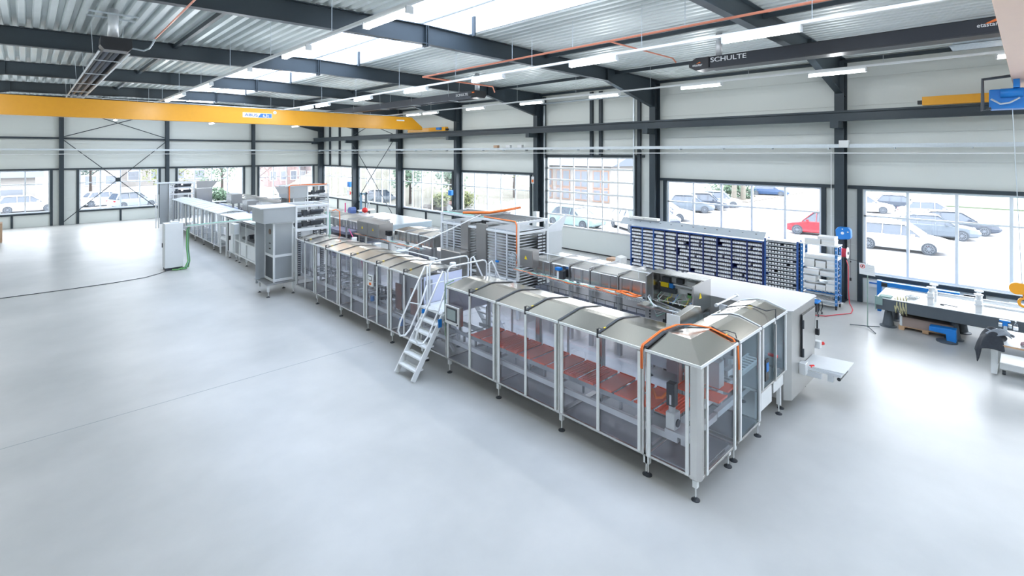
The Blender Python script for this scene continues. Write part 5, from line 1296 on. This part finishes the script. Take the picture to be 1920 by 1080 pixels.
# blue base behind and storage under the table
t = thing('blue_beam', 'long bright blue beam mounted along the wall under the window', 'beam', (20.9, 0, 1))
MB().box(20.55, 20.72, 1.5, 3.55, .86, 1.0).box(20.55, 20.72, 3.46, 3.58, .45, 1.02).build('beam', BLUEL, t, bev=.005); MB().box(20.50, 20.55, 3.30, 3.45, .85, .98).box(20.5, 20.55, 1.0, 1.4, .90, 1.0).build('bracket', BLACK, t)
B('leg', BLUEL, (20.56, 20.70, 1.6, 1.7, 0, .86), t); B('leg', BLUEL, (20.56, 20.70, 3.47, 3.57, 0, .45), t)
tag(B('blue_rail', BLUEL, (20.4, 20.6, -3.0, .42, .82, .96), bev=.005), 'short bright blue rail behind the surface table at far right', 'rail')
tag(B('wall_plate', WHITE, (21.3, 21.38, 3.64, 3.95, .60, .84)), 'small white plate with blue stripe on the wall left of the blue beam', 'plate'); tag(B('blue_stripe', TEXB, (21.29, 21.30, 3.66, 3.93, .72, .77)), 'blue stripe on the small white wall plate', 'stripe')
t = thing('euro_pallet', 'wooden pallet with crate board under the surface table', 'pallet', (19.3, 2.2, 0))
m = MB()
for y in (1.55, 2.12, 2.68): m.box(18.85, 19.75, y-.07, y+.07, .02, .10)
m.build('block_row', WOOD, t); m = MB()
for k in range(6): m.box(18.85+.155*k, 18.98+.155*k, 1.48, 2.75, .10, .122); 
m.box(18.85, 19.75, 1.48, 1.60, 0, .02); m.box(18.85, 19.75, 2.62, 2.75, 0, .02); m.build('deck_boards', WOOD, t)
t = thing('crate_board', 'brown board crate standing on the pallet under the surface table', 'crate', (19.3, 2.2, .13)); MB().box(18.85, 19.7, 1.50, 2.72, .125, .40).build('side', mat('brown_board', (.30, .23, .20), .7, 0, .1), t, bev=.005); B('end_strip', CABG, (18.84, 18.85, 2.66, 2.72, .13, .42), t)
t = thing('machine_casting', 'bright blue machine foot beside the pallet under the surface table', 'base', (18.8, 1.3, 0)); MB().prism([(1.42, .02), (1.62, .02), (1.64, .22), (2.0, .24), (2.0, .36), (1.42, .38)], 'x', 18.5, 18.78).build('casting', BLUEL, t, bev=.01)
MB().lathe([(.24, 0), (.24, .03), (.1, .05)], (18.55, 1.62, 0), 20).build('round_foot', IRON, t)
# white bench cart at the right edge
t = thing('work_bench', 'white steel bench cart at the right edge with cloth and bottle on it', 'bench', (17, -.5, 0))
bx = 16.25
MB().box(16.1, 17.5, -3, .74, .86, .90).build('worktop', mat('pale_worktop', (.72, .76, .78), .4), t, bev=.004)
B('worktop_edge', WOOD, (16.08, 16.1, -3, .5, .86, .895), t)
for (x, y) in ((16.66, .60), (17.4, .60)): B('leg', ALUW, (x-.06, x+.02, y-.05, y+.05, 0.03, .86), t)
MB().box(16.7, 17.5, -3, .50, .27, .30).build('lower_shelf', ALUW, t, bev=.004); MB().box(16.68, 16.72, -3, .5, .16, .30).build('shelf_lip', ALUW, t)
MB().cyl((16.80, .40, .05), (16.80, .46, .05), .05, n=14).build('caster', DARK, t)
MB().box(16.66, 17.45, .54, .60, .02, .06).build('brace', ALUW, t)
# jacket draped on the bench end
random.seed(8); V = []; F = []
nu, nv = 14, 12
for i in range(nu):
    for k in range(nv):
        u = i/(nu-1.); v = k/(nv-1.)
        x = 15.98+.72*u+.02*math.sin(9*v+4*u); 
        over = max(0, v-.45)/.55
        y = .38+.42*min(v/.45, 1)+.10*over+.03*math.sin(7*u+5*v); z = .95+.17*min(1, .3+u*3)*math.sin(PI*min(v/.45, 1))*(.6+.6*math.sin(5*u)**2)-.36*over*(1-.35*u)-.20*max(0, .22-u)/.22+.02*math.sin(11*u)*math.cos(6*v)
        V.append((x, y, z)); 
for i in range(nu-1):
    for k in range(nv-1): F.append((i*nv+k, (i+1)*nv+k, (i+1)*nv+k+1, i*nv+k+1))
m = MB(); m.add(V, F); jk = thing('dark_jacket', 'crumpled dark jacket draped over the bench end', 'jacket', (16.3, .6, .95)); o_ = m.build('jacket_body', FLEECE, jk, smooth=True)
md = o_.modifiers.new('thick', 'SOLIDIFY'); md.thickness = .03; md = o_.modifiers.new('sub', 'SUBSURF'); md.levels = 1; md.render_levels = 1
m = MB(); V2 = []
for i in range(10):
    for k in range(8):
        u = i/9.; v = k/7.; V2.append((16.15+.5*u, .28+.42*v+.04*math.sin(8*u), 1.07+.06*math.sin(6*u+3*v)*math.cos(5*v)+.06*math.sin(PI*v)))
m.add(V2, [(i*8+k, (i+1)*8+k, (i+1)*8+k+1, i*8+k+1) for i in range(9) for k in range(7)]); o_ = m.build('grey_lining', GREYC, jk, smooth=True); md = o_.modifiers.new('thick', 'SOLIDIFY'); md.thickness = .02
m = MB(); V2 = []
for i in range(9):
    for k in range(6):
        u = i/8.; v = k/5.; V2.append((16.15+.35*v, .15-.55*u, .93+.05*math.sin(9*u+2*v)*math.cos(4*v)+.03))
m.add(V2, [(i*6+k, (i+1)*6+k, (i+1)*6+k+1, i*6+k+1) for i in range(8) for k in range(5)]); o_ = m.build('cleaning_rag', mat('maroon_grey_rag', (.30, .20, .23), .9, 0, .5, 30), smooth=True); md = o_.modifiers.new('thick', 'SOLIDIFY'); md.thickness = .015
tag(o_, 'maroon and grey rag lying on the bench right of the jacket', 'rag')
t = thing('bench_vice', 'small blue and chrome vice on the bench behind the jacket', 'vice', (17.350, 0.440, 0.900))
MB().box(17.300, 17.420, 0.330, 0.530, 1.130, 1.170).box(17.330, 17.390, 0.380, 0.470, 1.020, 1.130).build('jaw', BLUEL, t, bev=.01); MB().cyl((17.350, 0.510, 1.000), (17.350, 0.510, 1.080), .035).cyl((17.350, 0.340, 1.000), (17.350, 0.340, 1.080), .035).cyl((17.350, 0.420, 0.900), (17.350, 0.420, 1.040), .035).build('body', GALV, t)
t = thing('water_bottle', 'clear plastic water bottle standing on the bench', 'bottle', (17.300, 0.140, 0.900))
MB().lathe([(.042, 0), (.045, .02), (.045, .17), (.03, .22), (.014, .25), (.014, .27)], (17.350, 0.240, 0.900), 16).build('bottle_body', TINTC, t, smooth=True); MB().cyl((17.350, 0.240, 1.170), (17.350, 0.240, 1.190), .017).build('cap', WHITE, t); MB().cyl((17.350, 0.240, 0.980), (17.350, 0.240, 1.050), .046, n=16).build('label_band', BINW, t)
t = thing('paper_cup', 'white folded packet on the bench at the right edge', 'packet', (16.4, -.3, .9)); MB().box(16.35, 16.5, -.42, -.22, .90, 1.02).build('packet_body', WHITE, t, bev=.015)

# ================================================================== BACKGROUND ITEMS ALONG THE WINDOW WALL
t = thing('sheet_table', 'large flat steel sheet table behind the inner line, by the back windows', 'table', (19, 31, 0))
MB().box(15.7, 18.6, 26.6, 32.6, .95, 1.0).build('table_top', mat('pale_sheet', (.50, .57, .62), .3, .3), t); MB().box(15.7, 18.6, 26.6, 32.6, .60, .95).build('apron', mat('sheet_side_grey', (.30, .37, .42), .4, .3), t)
for (x, y) in ((15.75, 26.65), (18.4, 26.65), (15.75, 32.4), (18.4, 32.4)): B('leg', IRON, (x, x+.1, y, y+.1, 0, .75), t)
t = thing('lifting_mast', 'blue two-post lifting mast in front of the back windows', 'mast', (19.5, 37, 0))
for (x, mm) in ((18.75, mat('steel_blue_paint', (.12, .25, .38), .4)), (19.2, IRON)): B('mast_post', mm, (x, x+.14, 36.4, 36.54, 0, 2.2), t)
B('cross_bar', MATS['steel_blue_paint'], (18.72, 19.36, 36.4, 36.52, 2.05, 2.15), t); B('cross_bar', MATS['steel_blue_paint'], (18.72, 19.36, 36.4, 36.52, .3, .42), t); B('base', IRON, (18.6, 19.5, 36.0, 37.0, 0, .15), t)
t = thing('drill_press', 'blue drill press with red guard beside the sheet table', 'machine', (17.0, 33.8, 0))
MB().cyl((16.9, 33.9, 0), (16.9, 33.9, 1.1), .09).build('column', CABG, t); MB().box(16.6, 17.2, 33.6, 34.2, 0, .08).build('base', CABG, t); MB().prism([(33.75, .95), (34.15, .95), (34.2, 1.2), (34.0, 1.42), (33.8, 1.4), (33.7, 1.2)], 'x', 16.6, 17.05).cyl((16.85, 33.9, .7), (16.85, 33.9, 1.0), .07).build('head', mat('machine_blue', (.10, .17, .42), .4), t, bev=.03)
MB().lathe([(.02, -.2), (.18, -.12), (.22, 0), (.18, .12), (.02, .2)], (17.55, 33.4, 1.18), 16).build('guard', RED, t, smooth=True); MB().cyl((16.3, 33.9, .9), (16.3, 33.9, 1.75), .045).build('handle', PINKC, t); MB().box(16.5, 17.8, 33.3, 33.6, .85, .97).build('table', CABG, t)
t = thing('swivel_crane', 'white swivel arm machine behind the sheet table', 'machine', (18.5, 34.8, 0))
MB().cyl((18.5, 34.8, 0), (18.5, 34.8, .95), .2).build('column', BLACK, t); MB().box(17.7, 19.0, 34.6, 34.85, .95, 1.08).build('arm', ALUW, t, bev=.03); MB().tube([(18.3, 34.6, 1.08), (18.3, 34.6, 1.5), (18.5, 34.6, 1.6), (18.6, 34.6, 1.1)], .035).build('hose_loop', GALV, t)
for k, (x, y, z, rr) in enumerate(((20.6, 27.2, 2.6, .16), (20.6, 42.0, 2.5, .2))):
    t = thing('hose_reel', ['small blue hose reel on a column behind the plate stacker', 'blue hose reel on the column at the back window'][k], 'hose reel', (x, y, z))
    MB().box(x-.15, x+.1, y-rr, y+rr, z-rr, z+rr+.05).build('reel_case', BLUEL, t, bev=.05); MB().cyl((x, y+.05, z-rr-1.0), (x, y+.05, z-rr), .008, n=5).build('hose', DARK, t)
for k, (x, y, z) in enumerate(((20.6, 27.3, 1.55), (20.6, 42.1, 1.75))):
    t = thing('cable_drum', ['round white cable drum on a column behind the plate stacker', 'round white and red cable drum at the back window'][k], 'reel', (x, y, z))
    B('bracket', DARK, (x-.02, 20.87, y-.03, y+.03, z-.03, z+.03), t); MB().cyl((x-.1, y, z), (x-.08, y, z), .26, n=24).build('flange', WHITE, t); MB().cyl((x-.08, y, z), (x+.1, y, z), .15, n=20).build('winding', RED if k else GALV, t)
tag(B('carton', CARD, (-1.9, -1.05, 42.3, 43.1, 0, 1.15), bev=.01), 'brown carton stack at the left edge of the open floor', 'carton')
tag(B('white_panel', WHITE, (15.6, 15.68, 12.95, 16.6, 0, 1.5), bev=.01), 'x', 'panel')
bpy.data.objects.remove(bpy.data.objects['white_panel'], do_unlink=True)
t = thing('carton', 'open brown and white cartons between the inner line and the shelving', 'cartons', (17, 11.4, 0)); MB().box(16.6, 17.0, 11.35, 11.75, .0, 1.12).build('body', CARD, t, bev=.01); MB().prism([(11.05, .85), (11.34, .85), (11.30, 1.25), (11.05, 1.2)], 'x', 16.6, 17.0).build('flap', CARDW, t)
t = thing('wall_notice', 'small orange fire notice on the column left of the sectional door', 'notice', (20.8, 19.7, 4)); B('plate', WHITE, (20.83, 20.845, 19.72, 19.92, 3.55, 3.95), t); B('symbol', ORANGE, (20.825, 20.83, 19.75, 19.89, 3.62, 3.78), t)
tag(B('cable_box', CABG, (20.6, 20.84, 19.3, 19.55, .1, 2.0)), 'grey cable box on the column left of the sectional door', 'box')
m = MB().cyl((20.83, 4.98, 0), (20.83, 4.98, 5.4), .012, n=6); tag(m.build('conduit', ALUW), 'thin white conduit down the column above the wheeled rack', 'conduit')

# ================================================================== OUTSIDE
struct(B('ground', mat('pale_asphalt', (.30, .305, .32), .85, 0, .05, .3), (XW+.2, 260, -140, 240, -.4, -.08)))
struct(B('ground', MATS['pale_asphalt'], (-160, XW+.2, YB+.2, 240, -.4, -.08)))
GRASS = mat('lawn_green', (.068, .092, .055), .9, 0, .2, .8)
tag(MB().prism([(66, -40), (200, -80), (200, 19), (82, 20), (66, 14)], 'z', -.1, .05).build('lawn', GRASS), 'pale green lawn beyond the car park', 'lawn', kind='stuff')
tag(MB().prism([(56, 21.2), (76, 21.2), (80, 30), (58, 29)], 'z', -.1, .02).build('flower_bed', mat('bark_beige', (.10, .09, .075), .9, 0, .2)), 'beige mulch bed between the parked cars and the lawn', 'flower bed', kind='stuff')
random.seed(2); V = []; F = []; NX, NY = 26, 34
for a in range(NX):
    for b in range(NY):
        x = 23+1.0*a; y = 35+1.2*b; e = max(0, (y-37-.25*(x-26)))
        V.append((x, y, -.1+min(3.6, .22*e)*max(0, min(1, (x-26)/6.))+(random.uniform(-.12, .16) if e > 0 else 0)))
for a in range(NX-1):
    for b in range(NY-1): F.append((a*NY+b, (a+1)*NY+b, (a+1)*NY+b+1, a*NY+b+1))
m = MB(); m.add(V, F); struct(m.build('slope', mat('slope_beige', (.085, .083, .066), .9, 0, .3, .5), smooth=True))
TIRE = mat('tyre_grey', (.035, .043, .055), .7, 0, .1); RIM = mat('rim_silver', (.16, .18, .21), .35, .3, .05); CGL = mat('car_glass', (.04, .055, .08), .12, 0, .1); LIGHTS = mat('tail_lamp_red', (.6, .02, .03), .3)
def car(x, y, rz, col, label, kind='sedan', rough=.25):
    t = thing('parked_car', label, 'car', (0, 0, 0), group='cars parked outside the windows')
    L, W, Hh = (4.6, 1.82, 1.46) if kind == 'sedan' else ((4.4, 1.80, 1.50) if kind == 'wagon' else (4.0, 1.76, 1.55))
    # stations along x: (x, z_bottom, z_belt, half width)
    st = [(-.50, .42, .62, .66), (-.475, .26, .80, .80), (-.42, .20, .92, .88), (-.25, .18, .96, .91), (0, .18, .95, .91), (.16, .18, .94, .91), (.24, .18, .90, .90), (.38, .20, .80, .88), (.46, .24, .70, .80), (.50, .36, .56, .66)]
    V = []; F = []; ns = 10
    for (a, zb_, zt_, hw) in st:
        hw *= W/1.82; zm = (zb_+zt_)/2
        V += [(a*L, -hw*.9, zb_), (a*L, -hw, zb_+.08), (a*L, -hw, zm), (a*L, -hw*.96, zt_-.05), (a*L, -hw*.82, zt_), (a*L, hw*.82, zt_), (a*L, hw*.96, zt_-.05), (a*L, hw, zm), (a*L, hw, zb_+.08), (a*L, hw*.9, zb_)]
    for i in range(len(st)-1):
        for k in range(ns): F.append((i*ns+k, (i+1)*ns+k, (i+1)*ns+(k+1) % ns, i*ns+(k+1) % ns))
    F += [tuple(range(ns)), tuple(range((len(st)-1)*ns, len(st)*ns))[::-1]]
    paint = mat('paint_%d_%d_%d' % tuple(int(c*999) for c in col), col, rough, .1, .02)
    b_ = MB(); b_.add(V, F); b_.build('body', paint, t, smooth=False, bev=.02, world=False)
    rear = -.44 if kind != 'sedan' else -.36
    prof = [(rear*L, .92), ((rear+.07)*L, Hh-.10), ((rear+.16)*L, Hh-.01), (0.02*L, Hh), (.08*L, Hh-.06), (.235*L, .90)]
    V = []; F = []; n = len(prof)
    for s_ in (-1, 1):
        for (a, z) in prof: V.append((a, s_*(.84-.26*(z-.9)/.56)*W/1.82, z))
    F = [tuple(range(n)), tuple(range(n, 2*n))[::-1]]+[(i, i+1, n+i+1, n+i) for i in range(n-1)]
    g_ = MB(); g_.add(V, F); g_.build('windows', CGL, t, bev=.02, world=False)
    r_ = MB(); r_.add([(prof[1][0]-.05, -.60, Hh-.08), (prof[2][0], -.61, Hh+.012), (prof[3][0], -.61, Hh+.016), (prof[4][0]+.06, -.61, Hh-.06), (prof[1][0]-.05, .60, Hh-.08), (prof[2][0], .61, Hh+.012), (prof[3][0], .61, Hh+.016), (prof[4][0]+.06, .61, Hh-.06)], [(0, 4, 5, 1), (1, 5, 6, 2), (2, 6, 7, 3)])
    for s_ in (-1, 1):
        for a in (-.16, .03): r_.bar((a*L, s_*.86*W/1.82, .9), (a*L, s_*.60, Hh-.01), .06, .03, (1, 0, 0))
        r_.bar((.235*L, s_*.84*W/1.82, .90), (.07*L, s_*.62, Hh-.03), .05, .05, (0, 1, 0)); r_.bar((rear*L, s_*.83*W/1.82, .92), ((rear+.08)*L, s_*.62, Hh-.08), .08, .05, (0, 1, 0))
        r_.bar(((rear+.08)*L, s_*.60, Hh-.03), (.07*L, s_*.60, Hh-.01), .06, .04)
    ro = r_.build('roof', paint, t, world=False)
    for a in (-.30, .30):
        for s_ in (-1, 1):
            y_ = s_*.80*W/1.82
            wh = MB().cyl((a*L, y_-.11*s_, .325), (a*L, y_+.11*s_, .325), .325, n=24).build('wheel', TIRE, t, world=False)
            m = MB(); m.cyl((a*L, y_+.10*s_, .325), (a*L, y_+.118*s_, .325), .07, n=12)
            for k in range(10):
                q = 2*PI*k/10; m.bar((a*L, y_+.114*s_, .325), (a*L+.21*math.cos(q), y_+.114*s_, .325+.21*math.sin(q)), .02, .035, (0, 1, 0))
            for k in range(20):
                q = 2*PI*k/20; q2 = 2*PI*(k+1)/20; m.bar((a*L+.215*math.cos(q), y_+.114*s_, .325+.215*math.sin(q)), (a*L+.215*math.cos(q2), y_+.114*s_, .325+.215*math.sin(q2)), .02, .02, (0, 1, 0))
            m.build('rim', RIM, wh, world=False)
    for s_ in (-1, 1):
        MB().box(-.485*L, -.45*L, s_*.55, s_*.78, .68, .82).build('tail_lamp', LIGHTS, t, world=False); MB().box(.45*L, .478*L, s_*.5, s_*.74, .58, .70).build('head_lamp', WHITE, t, world=False)
        MB().box(.13*L, .17*L, s_*.9, s_*1.02, .92, 1.04).build('mirror', paint, t, world=False)
    t.location = (x, y, -.08); t.rotation_euler = (0, 0, rz); return t
WH = (.60, .61, .62); SV = (.20, .23, .26); DK = (.03, .04, .06); GY = (.09, .11, .135)
car(34.9, 5.0, -PI/2, WH, 'large white car side-on, nearest behind the right window', 'wagon')
car(41.5, 4.4, -PI/2+.2, GY, 'silver-grey sedan behind the large white car')
car(44.8, 3.6, -PI/2+.25, DK, 'dark sedan half hidden behind the silver-grey sedan')
car(52.5, 5.5, -PI/2+.15, WH, 'white car in the far row at the top of the right window')
car(55.0, 10.5, -PI/2+.2, WH, 'white car in the far row at the upper left of the right window', 'wagon')
car(58.5, 8.5, -PI/2+.2, DK, 'dark car in the far row behind white cars')
car(37.6, 9.6, PI/2+.1, (.34, .02, .03), 'bright red car beyond the wheeled rack', 'hatch')
car(37.0, 20.6, -1.25, WH, 'white car nearest at the left of the middle window')
car(43.8, 21.6, -1.2, GY, 'grey car, first of three parked beyond the middle window', 'hatch')
car(46.8, 21.5, -1.2, DK, 'dark blue car, second of three parked beyond the middle window', 'hatch')
car(50.0, 21.6, -1.2, SV, 'silver car, third of three parked beyond the middle window', 'hatch')
car(67.5, 23.0, -1.3, (.02, .05, .12), 'blue car far off near the hedge')
car(28.9, 23.2, -PI/2, (.20, .28, .29), 'green-grey car low behind the sectional door')
car(30.6, 19.4, -2.1, WH, 'white car behind the right half of the sectional door', 'wagon')
car(34.0, 19.6, -2.1, DK, 'dark car behind the white car at the sectional door')
car(27.0, 47.5, -.3, GY, 'dark grey car far back beyond the corner windows', 'hatch')
car(5.8, 66.0, .2, WH, 'white car seen through the far left gable window'); car(7.6, 62.0, .3, SV, 'silver car seen through the gable window behind the far tower', 'hatch')
car(0, 64.0, .1, WH, 'white car low in the leftmost gable window', 'wagon')

LEAF = mat('leaf_green', (.055, .10, .06), .8, 0, .4, 1.5); LEAFY = mat('leaf_yellow_green', (.095, .11, .04), .8, 0, .3, 1.5); BARK = mat('bark', (.04, .03, .025), .9, 0, .2)
def tree(x, y, h, r, label, leaf=LEAF, n=900, bush=False, rx=None, bare=False):
    t = thing('tree' if not bush else 'bush', label, 'tree' if not bush else 'bush', (x, y, -.08)); random.seed(int(x*13+y*7))
    if not bush:
        m = MB().cyl((x, y, -.08), (x, y, h*.6), .16, .08)
        for k in range(8):
            a = 2*PI*k/8; m.cyl((x, y, h*(.3+.04*k)), (x+r*.7*math.cos(a), y+r*.7*math.sin(a), h*(.55+.05*k)), .05, .015, n=6)
        m.build('trunk', BARK, t)
    m = MB(); blobs = [(random.uniform(-.5, .5)*r, random.uniform(-.5, .5)*(rx or r), random.uniform(-.3, .35)*h*.5, random.uniform(.4, .75)*r) for _ in range(7)]
    zc = h*.56 if not bush else h*.45
    for k in range(n):
        b_ = random.choice(blobs); d = Vector((random.gauss(0, 1), random.gauss(0, 1), random.gauss(0, 1))).normalized()*b_[3]*(random.random()**.4)
        p = Vector((x+b_[0]+d.x, y+b_[1]+d.y, max(.05, zc+b_[2]+d.z*.8))); u = Vector((random.gauss(0, 1), random.gauss(0, 1), random.gauss(0, 1))).normalized(); v = u.orthogonal().normalized(); s_ = .16 if not bare else .08
        m.add([p-u*s_, p-v*s_*.6, p+u*s_, p+v*s_*.6], [(0, 1, 2, 3)])
    m.build('foliage', leaf, t)
tree(60, 25.0, 2.6, 2.6, 'clipped green hedge bush outside the middle window', LEAF, 1600, True, rx=3.5)
t = thing('tree', 'two pale trunks rising before the hedge outside the middle window', 'tree', (57.5, 23.0, 0)); MB().cyl((57.3, 23.2, 0), (57.3, 23.0, 9), .28, .2).build('trunk', mat('pale_bark', (.13, .12, .10), .9), t); MB().cyl((58.3, 22.6, 0), (58.3, 22.4, 9), .28, .2).build('trunk', MATS['pale_bark'], t)
tree(31, 41, 5.2, 2.4, 'green tree outside the fourth window from the right'); tree(27.5, 43, 5.5, 2.6, 'tall green tree outside the window left of the plate stacker')
tree(27.5, 37.5, 2.4, 1.1, 'yellow-green shrub on the slope outside the window', LEAFY, 700, True); tree(31, 38.5, 1.6, 1.2, 'low green shrub on the slope beside the column', LEAFY, 600, True)
tree(41, 42, 7, 3, 'pale tree behind the slope', LEAFY, 800)
tree(15, 60, 8, 3.2, 'green tree outside the third gable window'); tree(11.5, 66, 7.5, 3, 'yellow-green tree outside the third gable window, left', LEAFY); tree(19.5, 64, 7, 3, 'thin reddish bare tree outside the fourth gable window', mat('twig_red', (.06, .035, .03), .9, 0, .3), 500, bare=True)
tree(14.5, 57.5, 2.2, 1.3, 'dark green shrub below the third gable window', LEAF, 800, True); tree(5.2, 74, 9, 3, 'blue-green conifer outside the second gable window', mat('conifer_green', (.03, .06, .05), .8, 0, .3))
# rocks on the slope
random.seed(14)
for k in range(6):
    x = 25.2+k*1.3; y = 37.0+k*.4+(k % 2); r = random.uniform(.5, .9); m = MB(); m.lathe([(r*.2, -.1), (r, .1), (r*.9, r*.5), (r*.4, r*.8)], (x, y, 0), 8)
    tag(m.build('boulder', mat('boulder_grey', (.07, .065, .06), .9, 0, .2)), 'pale boulder on the slope, %s towards the sectional door' % ['nearest', 'second', 'third', 'fourth', 'fifth', 'sixth'][k], 'boulder', group='boulders on the slope')
def building(x0, x1, y0, y1, h, wm, label, face, cols, roof=None, frames=None, gl=None, rows=((1.0, 2.4),)):
    t = thing('building', label, 'building', ((x0+x1)/2, (y0+y1)/2, -.08)); MB().box(x0, x1, y0, y1, -.08, h).build('wall', wm, t)
    for (z0, z1) in rows:
        for k in range(cols):
            if face == 'x':
                a = y0+(y1-y0)*(k+.15)/cols; b = y0+(y1-y0)*(k+.85)/cols; gl = gl or BGL; f_ = B('window_frame', frames or WHITE, (x0-.06, x0-.02, a-.12, b+.12, z0-.12, z1+.12), t); B('pane', gl, (x0-.08, x0-.06, a, b, z0, z1), f_)
                if frames: B('mullion', frames, (x0-.10, x0-.08, (a+b)/2-.05, (a+b)/2+.05, z0, z1), f_)
            else:
                a = x0+(x1-x0)*(k+.2)/cols; b = x0+(x1-x0)*(k+.75)/cols; gl = gl or BGL; f_ = B('window_frame', frames or WHITE, (a-.1, b+.1, y0-.06, y0-.02, z0-.1, z1+.1), t); B('pane', gl, (a, b, y0-.08, y0-.06, z0, z1), f_)
    if roof:
        xm = (x0+x1)/2; ym = (y0+y1)/2; m = MB()
        if face == 'x': m.prism([(x0-.6, h), (xm, h+roof), (x1+.6, h)], 'y', y0-.6, y1+.6)
        else: m.prism([(y0-.6, h), (ym, h+roof), (y1+.6, h)], 'x', x0-.6, x1+.6)
        m.build('roof', mat('slate_roof', (.07, .085, .11), .7, 0, .1), t)
    return t
TIMB = mat('orange_timber', (.22, .135, .10), .6, 0, .1); BGL = mat('building_glass', (.13, .145, .17), .3, 0, .3, .6); CREAMW = mat('render_cream', (.20, .19, .18), .8, 0, .05)
building(44, 54, 30.5, 41.0, 3.9, CREAMW, 'low building with orange timber window frames beyond the sectional door', 'x', 4, 1.8, TIMB, BGL, ((.2, 1.3), (1.6, 3.3)))
building(34, 48, 78, 92, 9, mat('brick_pale_red', (.20, .145, .14), .8, 0, .1, 3), 'pale red brick building beyond the braced window bay', 'x', 4, 1.5, WHITE, BGL, ((1, 2.2), (3.3, 4.5)))
building(27.5, 32.3, 84, 90, 8, MATS['brick_pale_red'], 'red building at the left of the braced window bay', 'y', 3, 1.5)
building(-13, .6, 66, 76, 3.0, CREAMW, 'house with large slate roof outside the leftmost gable window', 'y', 4, 5.2, None, BGL, ((.8, 1.9),))
building(3.0, 9.5, 88, 98, 4.5, CREAMW, 'house with slate roof outside the second gable window', 'y', 3, 3.2, None, BGL, ((1, 2.2), (3.1, 4)))
building(8, 23, 100, 110, 5, CREAMW, 'pale house behind trees outside the gable windows', 'y', 5, 3, None, BGL, ((1, 2.4),))
